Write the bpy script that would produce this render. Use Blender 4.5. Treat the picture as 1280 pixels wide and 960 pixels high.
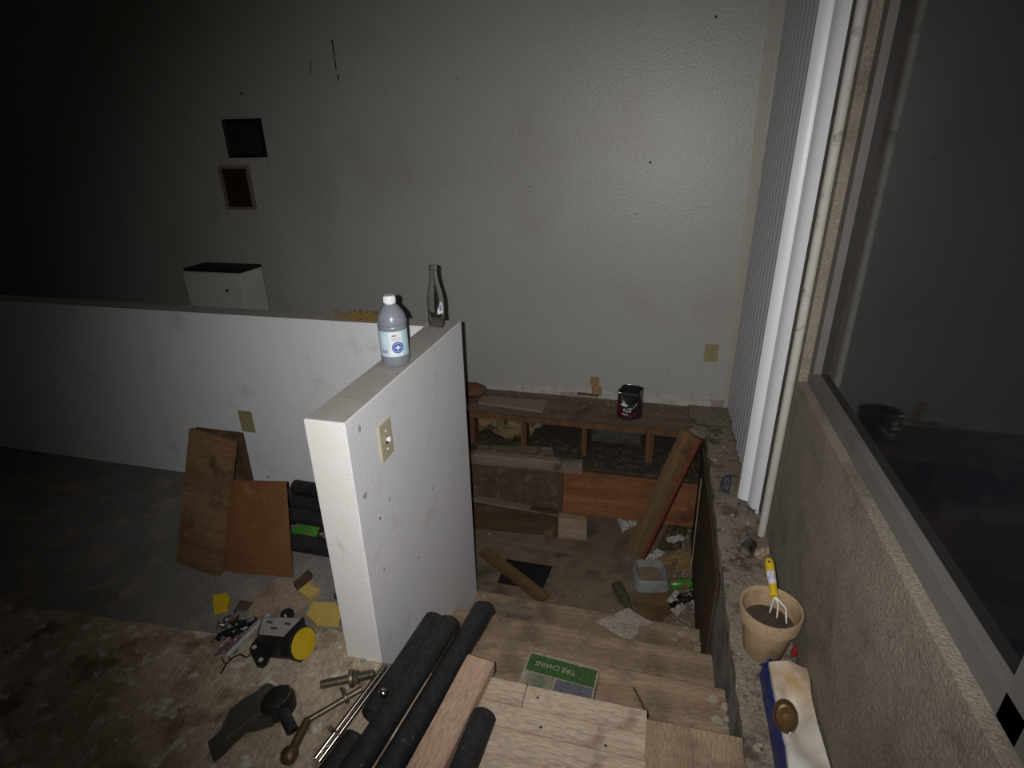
import bpy, bmesh, math, random
from mathutils import Vector, Matrix, noise
for o in list(bpy.data.objects): bpy.data.objects.remove(o)
C = bpy.context.scene.collection
S = bpy.context.scene
R = math.radians
# ------------------------------------------------------------------ camera, world, flash, exposure
F, PITCH, YAW, ROLL, H = 702.9, R(23.35), R(14.87), R(-1.27), 1.5
CM = Matrix.Rotation(YAW, 3, 'Z') @ Matrix.Rotation(math.pi/2 - PITCH, 3, 'X') @ Matrix.Rotation(ROLL, 3, 'Z')
EYE = Vector((0, 0, H))
cd = bpy.data.cameras.new('camera'); cam = bpy.data.objects.new('camera', cd); C.objects.link(cam)
cam.matrix_world = Matrix.Translation(EYE) @ CM.to_4x4()
cd.sensor_fit = 'HORIZONTAL'; cd.sensor_width = 36; cd.lens = 36*F/1280; cd.clip_start = .02
S.camera = cam
w = bpy.data.worlds.new('night'); S.world = w; w.use_nodes = True
w.node_tree.nodes['Background'].inputs[0].default_value = (.8, .9, 1, 1)
w.node_tree.nodes['Background'].inputs[1].default_value = .015
# the phone's flash, a small lamp beside the lens
ld = bpy.data.lights.new('phone_flash', 'SPOT'); fl = bpy.data.objects.new('phone_flash', ld); C.objects.link(fl)
ld.energy = 132; ld.spot_size = R(104); ld.spot_blend = 1.0; ld.shadow_soft_size = .006; ld.color = (1, .985, .965)
fl.matrix_world = Matrix.Translation(EYE + CM @ Vector((-.04, .005, .01))) @ (CM @ Matrix.Rotation(R(-9), 3, 'Y') @ Matrix.Rotation(R(0), 3, 'X')).to_4x4()
# weak fill lamp added up behind the photographer, no source known
al = bpy.data.lights.new('fill_light', 'AREA'); ao = bpy.data.objects.new('fill_light', al); C.objects.link(ao)
al.energy = 1.2; al.size = 1.2; al.color = (1, .93, .85)
ao.location = (-2.2, -1.2, 2.4); ao.rotation_euler = (R(25), R(-15), 0)
vs = S.view_settings
vs.view_transform = 'Standard'; vs.look = 'None'; vs.gamma = 1; vs.use_curve_mapping = False; vs.exposure = 0

# ------------------------------------------------------------------ helpers
def ray(px, py):
    return CM @ Vector((px-640, -(py-480), -F)).normalized()
def on(px, py, ax, v):
    d = ray(px, py); t = (v-EYE[ax])/d[ax]; return EYE + d*t
def GX(px, py, v): return on(px, py, 0, v)
def GY(px, py, v): return on(px, py, 1, v)
def G(px, py, v): return on(px, py, 2, v)
ROOT = {}
def tag(o, label=None, cat=None, group=None, kind=None):
    if label: o['label'] = label
    if cat: o['category'] = cat
    if group: o['group'] = group
    if kind: o['kind'] = kind
    return o
def thing(name, label, cat, loc=(0, 0, 0), rz=0, group=None, kind=None, M=None):
    o = bpy.data.objects.new(name, None); C.objects.link(o)
    M = M if M is not None else Matrix.Translation(Vector(loc)) @ Matrix.Rotation(rz, 4, 'Z')
    o.matrix_world = M; o.empty_display_size = .05
    ROOT[o.name] = M
    return tag(o, label, cat, group, kind)
def obj(name, bm, m, parent=None, M=None, smooth=False, bev=0, world=True):
    """world: bmesh coordinates are world ones; otherwise local to M"""
    if world:
        vs_ = [v.co for v in bm.verts]
        lo = Vector([min(v[i] for v in vs_) for i in range(3)]); hi = Vector([max(v[i] for v in vs_) for i in range(3)])
        M = Matrix.Translation(((lo.x+hi.x)/2, (lo.y+hi.y)/2, lo.z))
        bm.transform(M.inverted())
    if bev:
        bmesh.ops.bevel(bm, geom=[e for e in bm.edges if e.is_manifold and e.calc_face_angle(0) > .5], offset=bev, segments=2, affect='EDGES', clamp_overlap=True)
    bmesh.ops.recalc_face_normals(bm, faces=bm.faces)
    me = bpy.data.meshes.new(name); bm.to_mesh(me); bm.free()
    if smooth:
        me.polygons.foreach_set('use_smooth', [True]*len(me.polygons))
        me.set_sharp_from_angle(angle=R(40))
    me.materials.append(m)
    o = bpy.data.objects.new(name, me); C.objects.link(o)
    ROOT[o.name] = M
    if parent:
        o.parent = parent
        o.matrix_local = ROOT[parent.name].inverted() @ M
    else:
        o.matrix_world = M
    return o
def frame(u, n):
    """matrix with X along u, Z close to n"""
    u = Vector(u).normalized(); n = Vector(n); n = (n - u*n.dot(u)).normalized(); v = n.cross(u)
    return Matrix((u, v, n)).transposed().to_4x4()
def box(bm, sx, sy, sz, c=(0, 0, 0), M=None):
    r = bmesh.ops.create_cube(bm, size=1)['verts']
    T = Matrix.Translation(Vector(c)) @ Matrix.Diagonal((sx, sy, sz, 1))
    bmesh.ops.transform(bm, matrix=(M @ T) if M is not None else T, verts=r)
    return bm
def bounds(x0, x1, y0, y1, z0, z1, bm=None):
    bm = bm or bmesh.new()
    return box(bm, x1-x0, y1-y0, z1-z0, ((x0+x1)/2, (y0+y1)/2, (z0+z1)/2))
def lathe(prof, seg=32, bm=None, M=None, square=0):
    bm = bm or bmesh.new(); rings = []
    def shp(a):
        if not square: return 1
        p = square; return (abs(math.cos(a))**p + abs(math.sin(a))**p)**(-1/p)
    for r, z in prof:
        if r < 1e-6: rings.append([bm.verts.new((0, 0, z))])
        else: rings.append([bm.verts.new((r*shp(2*math.pi*k/seg)*math.cos(2*math.pi*k/seg), r*shp(2*math.pi*k/seg)*math.sin(2*math.pi*k/seg), z)) for k in range(seg)])
    nv = []
    for a, b in zip(rings, rings[1:]):
        for k in range(seg):
            k2 = (k+1) % seg
            if len(a) == 1 and len(b) == 1: continue
            if len(a) == 1: bm.faces.new((a[0], b[k], b[k2]))
            elif len(b) == 1: bm.faces.new((a[k], a[k2], b[0]))
            else: bm.faces.new((a[k], a[k2], b[k2], b[k]))
    for rg in rings: nv += rg
    if M is not None: bmesh.ops.transform(bm, matrix=M, verts=nv)
    return bm
def cylM(p0, p1):
    p0, p1 = Vector(p0), Vector(p1); d = p1-p0
    up = Vector((0, 0, 1)) if abs(d.normalized().z) < .95 else Vector((1, 0, 0))
    x = up.cross(d).normalized(); y = d.cross(x).normalized()
    return Matrix.Translation(p0) @ Matrix((x, y, d.normalized())).transposed().to_4x4(), d.length
def rod(p0, p1, r, bm=None, seg=16, r1=None, b=.15):
    M, L = cylM(p0, p1); r1 = r if r1 is None else r1; e = min(r, r1)*b
    return lathe([(0, 0), (r-e, 0), (r, e), (r1, L-e), (r1-e, L), (0, L)], seg, bm, M)
def pipe(p0, p1, r, t, bm=None, seg=24):
    M, L = cylM(p0, p1); e = t*.3
    return lathe([(r-t, 0), (r-e, 0), (r, e), (r, L-e), (r-e, L), (r-t, L), (r-t, 0)], seg, bm, M)
def tube(pts, r, seg=10, bm=None):
    bm = bm or bmesh.new(); pts = [Vector(p) for p in pts]; rings = []
    for i, p in enumerate(pts):
        d = (pts[min(i+1, len(pts)-1)] - pts[max(i-1, 0)]).normalized()
        up = Vector((0, 0, 1)) if abs(d.z) < .9 else Vector((1, 0, 0))
        x = up.cross(d).normalized(); y = d.cross(x); rr = r[i] if isinstance(r, (list, tuple)) else r
        rings.append([bm.verts.new(p + (x*math.cos(2*math.pi*k/seg) + y*math.sin(2*math.pi*k/seg))*rr) for k in range(seg)])
    for a, b in zip(rings, rings[1:]):
        for k in range(seg): bm.faces.new((a[k], a[(k+1) % seg], b[(k+1) % seg], b[k]))
    bm.faces.new(rings[0][::-1]); bm.faces.new(rings[-1])
    return bm
def prism(pts, off, bm=None):
    """closed outline of 3D points extruded by vector off"""
    bm = bm or bmesh.new(); off = Vector(off)
    a = [bm.verts.new(Vector(p)) for p in pts]; b = [bm.verts.new(Vector(p)+off) for p in pts]
    bm.faces.new(a[::-1]); bm.faces.new(b); n = len(a)
    for k in range(n): bm.faces.new((a[k], a[(k+1) % n], b[(k+1) % n], b[k]))
    return bm
def rough_outline(pts, step=.02, jit=.004, seed=0):
    """subdivide a closed polyline and jitter it: torn or broken edges"""
    rnd = random.Random(seed); out = []
    for a, b in zip(pts, pts[1:]+pts[:1]):
        a, b = Vector(a), Vector(b); n = max(1, int((b-a).length/step)); d = (b-a).normalized()
        for k in range(n):
            out.append(a.lerp(b, k/n) + Vector((rnd.uniform(-jit, jit)*(1 if abs(d.x) < .999 else 1), rnd.uniform(-jit, jit), rnd.uniform(-jit, jit)*0)))
    return out
def blob(rx, ry, rz, seed, amt=.35, sub=3, sc=1.5):
    bm = bmesh.new(); bmesh.ops.create_icosphere(bm, subdivisions=sub, radius=1)
    for v in bm.verts:
        k = 1 + amt*noise.noise(v.co*sc + Vector((seed*7.3, seed*3.1, 0)))*1.5
        v.co = Vector((v.co.x*rx*k, v.co.y*ry*k, v.co.z*rz*k))
    lo = min(v.co.z for v in bm.verts)
    for v in bm.verts: v.co.z -= lo
    return bm
def crumple(corners, amp, seed, n=10, th=.0015, freq=9, lift=.004):
    """a wrinkled sheet over four 3D corners, with thickness"""
    bm = bmesh.new(); a, b, c, d = [Vector(p) for p in corners]; g = []
    nn = (b-a).cross(d-a).normalized()
    if nn.z < 0: nn = -nn
    for i in range(n+1):
        row = []
        for j in range(n+1):
            u, v = i/n, j/n
            p = a.lerp(b, u).lerp(d.lerp(c, u), v)
            h = noise.noise(p*freq*3 + Vector((seed, seed*2, 0))) + .6*noise.noise(p*freq*8 + Vector((0, seed, seed)))
            e = noise.noise(Vector((u*5+seed, v*5, seed)))
            p = p + nn*(abs(h)*amp + lift) + (b-a)*e*.06 + (d-a)*noise.noise(Vector((u*5, v*5+seed, 3)))*.06
            row.append(p)
        g.append(row)
    V = [[[bm.verts.new(p + nn*k*th) for p in r] for r in g] for k in (0, 1)]
    for i in range(n):
        for j in range(n):
            bm.faces.new((V[1][i][j], V[1][i+1][j], V[1][i+1][j+1], V[1][i][j+1]))
            bm.faces.new((V[0][i][j], V[0][i][j+1], V[0][i+1][j+1], V[0][i+1][j]))
    edge = [(i, 0) for i in range(n)] + [(n, j) for j in range(n)] + [(n-i, n) for i in range(n)] + [(0, n-j) for j in range(n)]
    for p, q in zip(edge, edge[1:]+edge[:1]):
        bm.faces.new((V[0][p[0]][p[1]], V[0][q[0]][q[1]], V[1][q[0]][q[1]], V[1][p[0]][p[1]]))
    return bm
def plank(name, p0, p1, n, W, T, m, parent=None, bev=.002, over=0, label=None, cat=None, group=None, kind=None, warp=0):
    """board from p0 to p1 (centre line of its back face), face normal close to n"""
    p0, p1 = Vector(p0), Vector(p1); u = p1-p0; Mf = frame(u, n); nz = Mf.to_3x3() @ Vector((0, 0, 1))
    M = Matrix.Translation((p0+p1)/2 + nz*T/2) @ Mf
    bm = bmesh.new(); box(bm, u.length+over, W, T)
    if warp:
        bmesh.ops.subdivide_edges(bm, edges=[e for e in bm.edges if abs((e.verts[0].co-e.verts[1].co).x) > .5*u.length], cuts=6)
        for v in bm.verts: v.co.y += warp*noise.noise(Vector((v.co.x*9, v.co.y*20, 1)))
    o = obj(name, bm, m, parent, M=M, bev=bev, world=False)
    return tag(o, label, cat, group, kind)
def text_mesh(txt, size, depth=0):
    cu = bpy.data.curves.new('txt', 'FONT'); cu.body = txt; cu.size = size; cu.align_x = 'CENTER'; cu.align_y = 'CENTER'; cu.extrude = depth; cu.resolution_u = 3
    to = bpy.data.objects.new('txt', cu); C.objects.link(to); bpy.context.view_layer.update()
    me = bpy.data.meshes.new_from_object(to); bm = bmesh.new(); bm.from_mesh(me)
    bpy.data.objects.remove(to); bpy.data.curves.remove(cu); bpy.data.meshes.remove(me)
    return bm
def cpatch(r, a0, a1, z0, z1, n=10, th=.0004):
    """patch on a cylinder (local axis Z)"""
    bm = bmesh.new(); V = []
    for rr in (r, r+th):
        V.append([[bm.verts.new((rr*math.cos(a0+(a1-a0)*i/n), rr*math.sin(a0+(a1-a0)*i/n), z)) for i in range(n+1)] for z in (z0, z1)])
    for k in range(2):
        for i in range(n): bm.faces.new((V[k][0][i], V[k][0][i+1], V[k][1][i+1], V[k][1][i]))
    for z in (0, 1):
        for i in range(n): bm.faces.new((V[0][z][i], V[0][z][i+1], V[1][z][i+1], V[1][z][i]))
    for i in (0, n): bm.faces.new((V[0][0][i], V[0][1][i], V[1][1][i], V[1][0][i]))
    return bm
def cwrap(bm, r, a, z):
    """bend a flat XY drawing onto a cylinder: x -> angle, y -> height"""
    for v in bm.verts:
        t = a + v.co.x/r; rr = r + v.co.z
        v.co = Vector((rr*math.cos(t), rr*math.sin(t), z+v.co.y))
    return bm
def disc(r, seg=20, rings=3, th=.0004, hole=0):
    return lathe([(hole, 0)]+[(hole+(r-hole)*(k+1)/rings, 0) for k in range(rings)]+[(r, th), (hole, th)]+([(hole, 0)] if hole else []), seg)

# ------------------------------------------------------------------ materials
def mat(name, c1, c2=None, scale=6, stretch=(1, 1, 1), rough=.7, spec=.35, metal=0, bump=0, bscale=80, c3=None, s3=9, t3=.62, w3=.06, trans=0, ior=1.45, contrast=.25, detail=6, alpha=1, bstretch=None, sss=0, c4=None, s4=30, t4=.68, w4=.03, grain=0, gs=140):
    m = bpy.data.materials.new(name); m.use_nodes = True; nt = m.node_tree; N = nt.nodes; L = nt.links
    b = N['Principled BSDF']; c2 = c2 or c1
    co = N.new('ShaderNodeTexCoord')
    def nz(s, st, det=detail):
        mp = N.new('ShaderNodeMapping'); mp.inputs['Scale'].default_value = st; L.new(co.outputs['Object'], mp.inputs['Vector'])
        n = N.new('ShaderNodeTexNoise'); n.inputs['Scale'].default_value = s; n.inputs['Detail'].default_value = det; n.inputs['Roughness'].default_value = .6
        L.new(mp.outputs[0], n.inputs['Vector']); return n.outputs['Fac']
    def step(src, lo, hi):
        r = N.new('ShaderNodeMapRange'); r.inputs['From Min'].default_value = lo; r.inputs['From Max'].default_value = hi; L.new(src, r.inputs['Value']); return r.outputs[0]
    def mix(f, a, c):
        x = N.new('ShaderNodeMix'); x.data_type = 'RGBA'; L.new(f, x.inputs[0])
        if isinstance(a, tuple): x.inputs[6].default_value = (*a, 1)
        else: L.new(a, x.inputs[6])
        x.inputs[7].default_value = (*c, 1); return x.outputs[2]
    col = mix(step(nz(scale, stretch), .5-contrast, .5+contrast), c1, c2)
    if c3: col = mix(step(nz(s3, (1, 1, 1)), t3-w3, t3+w3), col, c3)
    if c4: col = mix(step(nz(s4, (1, 1, 1)), t4-w4, t4+w4), col, c4)
    if grain:
        g = N.new('ShaderNodeMapRange'); g.inputs['From Min'].default_value = .3; g.inputs['From Max'].default_value = .7
        g.inputs['To Min'].default_value = 1-grain; g.inputs['To Max'].default_value = 1+grain; L.new(nz(gs, tuple(max(.25, q) for q in stretch), 3), g.inputs['Value'])
        x = N.new('ShaderNodeMix'); x.data_type = 'RGBA'; x.blend_type = 'MULTIPLY'; x.inputs[0].default_value = 1
        L.new(col, x.inputs[6]); L.new(g.outputs[0], x.inputs[7]); col = x.outputs[2]
    L.new(col, b.inputs['Base Color'])
    b.inputs['Roughness'].default_value = rough; b.inputs['Specular IOR Level'].default_value = spec; b.inputs['Metallic'].default_value = metal
    b.inputs['Transmission Weight'].default_value = trans; b.inputs['IOR'].default_value = ior
    if sss: b.inputs['Subsurface Weight'].default_value = sss; b.inputs['Subsurface Radius'].default_value = (.02, .02, .02)
    if bump:
        bp = N.new('ShaderNodeBump'); bp.inputs['Strength'].default_value = bump; bp.inputs['Distance'].default_value = .004
        L.new(nz(bscale, bstretch or stretch, 4), bp.inputs['Height']); L.new(bp.outputs[0], b.inputs['Normal'])
    return m
def wood(name, c1, c2, c3=None, along='x', sc=10, rough=.75, **k):
    st = {'x': (.09, 1.6, 1.6), 'y': (1.6, .09, 1.6), 'z': (1.6, 1.6, .09)}[along]
    k.setdefault('grain', .28); k.setdefault('bump', .3); k.setdefault('bscale', 70)
    return mat(name, c1, c2, scale=sc, stretch=st, rough=rough, c3=c3, contrast=.12, **k)
M_WALL = mat('wall_paint', (.40, .39, .36), (.43, .425, .395), scale=1.3, rough=.36, spec=.5, bump=.38, bscale=95, c3=(.35, .325, .29), s3=1.1, t3=.66, w3=.12, grain=.05, gs=90)
M_YWALL = mat('yellowed_paint', (.41, .395, .35), (.395, .375, .315), scale=5, rough=.45, spec=.4, bump=.5, bscale=95, grain=.1)
M_WHITE = mat('white_paint', (.80, .80, .82), (.75, .75, .77), scale=4, rough=.55, spec=.35, bump=.3, bscale=110, c3=(.62, .61, .60), s3=7, t3=.68, w3=.08, c4=(.14, .13, .12), s4=34, t4=.735, w4=.012)
M_CAPTOP = mat('dusty_paint', (.50, .48, .44), (.40, .38, .34), scale=14, rough=.7, bump=.3, bscale=90, c3=(.30, .25, .18), s3=22, t3=.66, w3=.05)
M_ENDP = mat('scuffed_paint', (.84, .83, .81), (.78, .76, .72), scale=9, rough=.6, bump=.3, bscale=100, c3=(.52, .50, .46), s3=8, t3=.64, w3=.06, c4=(.2, .17, .13), s4=40, t4=.72, w4=.012)
M_PLASTER = mat('bare_plaster', (.50, .49, .46), (.40, .38, .34), scale=12, rough=.85, bump=.4, c3=(.28, .23, .18), s3=24, t3=.62, w3=.05, grain=.15)
M_TORN = mat('torn_drywall_paper', (.38, .33, .31), (.26, .21, .20), scale=20, rough=.95, bump=.4)
M_STUCCO = mat('stucco', (.26, .225, .18), (.20, .17, .135), scale=9, rough=.9, bump=.9, bscale=160, c3=(.14, .12, .095), s3=5, t3=.62, w3=.1, grain=.3)
M_CONC = mat('dirty_concrete', (.27, .23, .18), (.19, .155, .12), scale=12, rough=.92, bump=.8, bscale=120, c3=(.09, .07, .055), s3=14, t3=.57, w3=.06, c4=(.45, .42, .37), s4=60, t4=.68, w4=.03, grain=.35)
M_SLAB = mat('grey_slab', (.24, .23, .215), (.17, .16, .145), scale=6, rough=.9, bump=.4, c3=(.30, .26, .20), s3=8, t3=.6, w3=.08, grain=.25)
M_PLY = mat('stained_plywood', (.47, .385, .29), (.32, .24, .165), scale=7, stretch=(1.3, .35, 1.3), rough=.8, bump=.3, contrast=.16, c3=(.19, .13, .085), s3=6, t3=.57, w3=.06, c4=(.58, .53, .45), s4=15, t4=.60, w4=.05, grain=.3)
M_PLY2 = wood('floor_plywood', (.33, .24, .165), (.24, .17, .11), (.15, .10, .068), along='y', sc=9, s3=6, t3=.6, w3=.08)
M_BOARD = wood('flooring_board', (.47, .375, .285), (.36, .28, .205), (.26, .195, .14), along='x', sc=9, s3=12, t3=.64, w3=.06)
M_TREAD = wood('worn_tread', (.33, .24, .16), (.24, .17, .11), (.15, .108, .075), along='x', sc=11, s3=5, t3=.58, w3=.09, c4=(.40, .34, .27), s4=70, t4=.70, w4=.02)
M_LAND = mat('dirty_subfloor', (.23, .17, .12), (.155, .115, .083), scale=9, rough=.9, bump=.35, c3=(.09, .07, .055), s3=6, t3=.60, w3=.1, c4=(.36, .32, .27), s4=75, t4=.70, w4=.02, grain=.35)
M_RAW = wood('raw_pine', (.34, .265, .18), (.26, .19, .12), along='x', sc=12)
M_GREYW = wood('weathered_board', (.22, .18, .135), (.155, .12, .085), (.09, .065, .05), along='x', sc=12, s3=8)
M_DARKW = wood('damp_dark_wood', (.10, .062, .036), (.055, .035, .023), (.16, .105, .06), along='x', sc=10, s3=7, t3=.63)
M_ORANGE = wood('orange_plywood', (.27, .115, .048), (.17, .07, .03), (.10, .045, .025), along='x', sc=8, s3=5, t3=.62, w3=.08)
M_MOLD = mat('mouldy_panel', (.12, .085, .055), (.06, .046, .034), scale=14, rough=.95, bump=.5, c3=(.17, .125, .075), s3=20, t3=.6, w3=.06, grain=.4)
M_INSUL = mat('yellow_insulation', (.30, .22, .10), (.13, .10, .06), scale=22, rough=1, bump=1, bscale=60, c3=(.04, .035, .03), s3=16, t3=.55, w3=.06)
M_STUD = wood('red_brown_stud', (.15, .075, .036), (.10, .05, .026), along='z', sc=12)
M_DECK = wood('bench_deck', (.19, .135, .10), (.14, .098, .072), (.09, .065, .05), along='x', sc=11, s3=7)
M_PBOARD = mat('particle_board', (.29, .22, .17), (.24, .18, .14), scale=60, rough=.85, bump=.2)
M_LEAN = wood('brown_plank', (.17, .105, .045), (.115, .068, .03), (.085, .043, .02), along='x', sc=9, s3=5)
M_REDE = wood('red_brown_edge', (.17, .048, .022), (.11, .032, .016), along='x', sc=12)
M_MASON = mat('hardboard', (.20, .092, .04), (.145, .063, .027), scale=8, rough=.55, bump=.12, c3=(.25, .135, .07), s3=10, t3=.66, w3=.06, grain=.18)
M_STUDP = wood('pinkish_stud', (.44, .30, .215), (.36, .235, .16), (.27, .165, .11), along='x', sc=9, s3=14, t3=.66)
M_ABS = mat('black_pipe', (.024, .024, .025), (.013, .013, .014), scale=20, rough=.6, bump=.45, bscale=120, c4=(.13, .12, .105), s4=30, t4=.69, w4=.04, grain=.4)
M_BLACK = mat('black_metal', (.012, .012, .013), (.02, .019, .018), scale=20, rough=.42, spec=.5, bump=.1)
M_GREYBLK = mat('worn_black_metal', (.035, .034, .03), (.075, .07, .05), scale=9, rough=.5, spec=.5, bump=.2)
M_CHROME = mat('chrome', (.62, .57, .52), (.4, .34, .28), scale=25, rough=.22, metal=1)
M_STEEL = mat('tarnished_steel', (.22, .19, .14), (.12, .10, .07), scale=30, rough=.45, metal=.8, bump=.2)
M_BRONZE = mat('bronze_rust', (.19, .13, .075), (.11, .075, .045), scale=30, rough=.5, metal=.7, bump=.3)
M_YEL = mat('yellow_plastic', (.66, .46, .02), (.52, .36, .015), scale=30, rough=.6, bump=.1)
M_SPONGE = mat('yellow_foam', (.60, .44, .12), (.48, .34, .09), scale=40, rough=.95, bump=.5, bscale=200)
M_LABELG = mat('grey_label', (.33, .31, .28), (.26, .24, .22), scale=30, rough=.5, c3=(.45, .2, .05), s3=28, t3=.68, w3=.03)
M_IVORY = mat('ivory_plastic', (.50, .46, .32), (.46, .42, .29), rough=.45)
M_DARKGAP = mat('dark_slot', (.02, .018, .015), rough=.8)
M_OLIVE = mat('old_outlet', (.33, .29, .16), (.27, .23, .12), scale=20, rough=.5)
M_TAN = mat('tan_tape', (.33, .235, .11), (.25, .17, .075), scale=30, rough=.8, grain=.2)
M_VANE = mat('blind_vinyl', (.80, .81, .84), (.76, .77, .80), scale=3, rough=.38, spec=.45)
M_VANEG = mat('blind_vinyl_shaded', (.60, .60, .63), (.55, .55, .58), scale=3, rough=.45, spec=.4)  # greyer copy of the vinyl: shade on the far vanes put into colour
M_GLASS = mat('clear_glass', (.93, .95, .94), rough=.03, trans=1, spec=.5)
M_AMBER = mat('amber_glass', (.22, .12, .05), (.12, .07, .035), scale=30, rough=.12, trans=.45)
M_OLGL = mat('olive_glass', (.30, .30, .17), rough=.06, trans=.8)
M_HDPE = mat('hazy_plastic', (.37, .40, .45), (.32, .35, .40), rough=.3, spec=.5, trans=.4)
M_CAP = mat('white_cap', (.85, .85, .86), rough=.4)
M_LBL = mat('pale_blue_label', (.47, .66, .78), (.56, .73, .82), scale=30, rough=.35)
M_LBLW = mat('white_label', (.78, .82, .85), rough=.35)
M_BLUE = mat('blue_ink', (.05, .10, .42), rough=.4)
M_INK = mat('dark_ink', (.04, .05, .08), rough=.5)
M_TERRA = mat('terracotta', (.40, .29, .18), (.32, .22, .13), scale=10, rough=.85, bump=.3, c3=(.22, .15, .09), s3=7, t3=.58, w3=.1, grain=.2)
M_SOIL = mat('soil', (.075, .055, .04), (.04, .03, .022), scale=60, rough=1, bump=1, bscale=120)
M_TINE = mat('white_enamel', (.82, .79, .74), rough=.4)
M_STICK = mat('sticker', (.75, .73, .72), (.35, .35, .55), scale=60, rough=.5, contrast=.1)
M_SACKB = mat('blue_sack', (.012, .022, .105), (.02, .035, .16), scale=14, rough=.35, bump=.4, bscale=30, grain=.3)
M_SACKW = mat('white_sack', (.72, .69, .63), (.62, .57, .49), scale=6, rough=.5, bump=.3, bscale=30, c3=(.38, .24, .11), s3=4.5, t3=.58, w3=.1)
M_CANB = mat('black_can_paint', (.014, .013, .015), (.03, .024, .026), scale=12, rough=.3, spec=.6)
M_CANR = mat('dark_red_label', (.17, .014, .018), (.10, .010, .012), scale=14, rough=.4, c3=(.02, .012, .014), s3=24, t3=.62, w3=.04)
M_ALU = mat('dull_tin', (.45, .44, .42), (.25, .23, .2), scale=20, rough=.35, metal=1)
M_GREEN = mat('green_can', (.06, .26, .03), (.02, .11, .015), scale=14, rough=.3, spec=.5, c3=(.30, .07, .07), s3=26, t3=.56, w3=.03, c4=(.4, .42, .35), s4=70, t4=.66, w4=.03)
M_BOXG = mat('green_carton', (.045, .105, .028), (.032, .075, .02), scale=30, rough=.75, c4=(.25, .25, .17), s4=60, t4=.68, w4=.02, grain=.3)
M_BOXE = mat('worn_carton', (.34, .30, .23), (.22, .19, .145), scale=25, rough=.9, bump=.3, grain=.3)
M_BOXB = mat('faded_blue_print', (.115, .115, .14), (.08, .085, .105), scale=20, rough=.8, c3=(.2, .17, .11), s3=18, t3=.57, w3=.05, grain=.3)
M_BOXT = mat('faded_tan_print', (.23, .20, .145), (.16, .145, .105), scale=25, rough=.8, grain=.3)
M_BOXF = mat('faded_green_print', (.10, .14, .085), (.16, .17, .11), scale=40, rough=.8)
M_LETTER = mat('cream_lettering', (.40, .39, .28), (.24, .25, .17), scale=60, rough=.8)
M_PAPER = mat('dirty_paper', (.42, .365, .325), (.31, .265, .23), scale=16, rough=.9, bump=.2, c3=(.22, .175, .145), s3=18, t3=.6, w3=.06, grain=.25)
M_TRASH = mat('white_scrap', (.48, .46, .43), (.34, .31, .28), scale=14, rough=.8, bump=.3)
M_CARD = mat('cardboard', (.30, .20, .09), (.23, .15, .07), scale=10, rough=.9)
M_CARDP = mat('crumpled_kraft', (.37, .285, .21), (.27, .195, .14), scale=12, rough=.9, bump=.7, bscale=25, c3=(.2, .14, .1), s3=9, t3=.6, w3=.05, grain=.3)
M_BOWL = mat('grey_plastic', (.27, .275, .27), (.22, .225, .22), scale=10, rough=.45, c3=(.2, .17, .13), s3=9, t3=.6, w3=.06)
M_DIRT = mat('dirt_crumbs', (.10, .075, .052), (.20, .165, .125), scale=40, rough=1, contrast=.12)
M_CHIP = mat('plaster_chip', (.40, .345, .275), (.29, .245, .19), scale=30, rough=.95, grain=.3)
M_CRUMB = mat('pale_crumbs', (.40, .36, .30), (.20, .165, .13), scale=60, rough=1, contrast=.12)
M_RED = mat('red_plastic', (.30, .03, .03), (.2, .02, .02), rough=.4)
M_PINK = mat('pink_chip', (.30, .15, .125), (.24, .115, .09), rough=.8)
M_GCLOTH = mat('grey_plastic_scrap', (.09, .10, .11), (.05, .055, .06), scale=20, rough=.6)
M_FRAMEB = mat('black_frame', (.010, .009, .009), rough=.6, spec=.15)
M_DOC = mat('dark_document', (.030, .030, .028), (.018, .018, .017), scale=14, rough=.7, spec=.2)
M_PLAQ = mat('brown_plaque', (.038, .022, .015), (.024, .014, .01), scale=16, rough=.7, spec=.2)
M_ACRYL = mat('clear_acrylic_edge', (.24, .20, .17), (.18, .15, .13), rough=.4)
M_CABW = mat('cabinet_white', (.55, .55, .52), (.50, .50, .47), scale=4, rough=.5)
M_CABB = mat('cabinet_black_top', (.010, .009, .008), rough=.6)
M_STRAW = mat('straw', (.30, .20, .07), (.20, .12, .04), scale=30, rough=.9)
M_BROWNB = mat('brown_leather', (.15, .075, .045), (.10, .05, .03), scale=22, rough=.75, bump=.4)
M_PVC = mat('grey_white_jamb', (.50, .49, .46), (.42, .41, .37), scale=12, rough=.6, c3=(.25, .22, .18), s3=18, t3=.64, w3=.05)
M_WGLASS = mat('night_window_glass', (.01, .012, .015), rough=.05, spec=.5)
M_WFRAME = mat('window_frame', (.16, .15, .14), (.12, .11, .10), rough=.5)
M_CEIL = mat('ceiling_paint', (.5, .48, .45), rough=.9, bump=.3)
M_FOIL = mat('foil_wrapper', (.7, .7, .7), (.35, .33, .33), scale=20, rough=.25, metal=1)
M_CLEARP = mat('clear_plastic_wrap', (.75, .75, .74), rough=.2, trans=.8)
M_BLKPL = mat('glossy_black', (.012, .012, .014), rough=.35, spec=.5)
M_UNDER = mat('dirt_and_bay_shade', (.02, .017, .014), (.03, .025, .02), scale=20, rough=1)  # earth below the landing, and painted shade at the back of the bays
M_TWIG = mat('dark_stick', (.10, .065, .04), (.07, .045, .03), scale=40, rough=.9)

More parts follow.
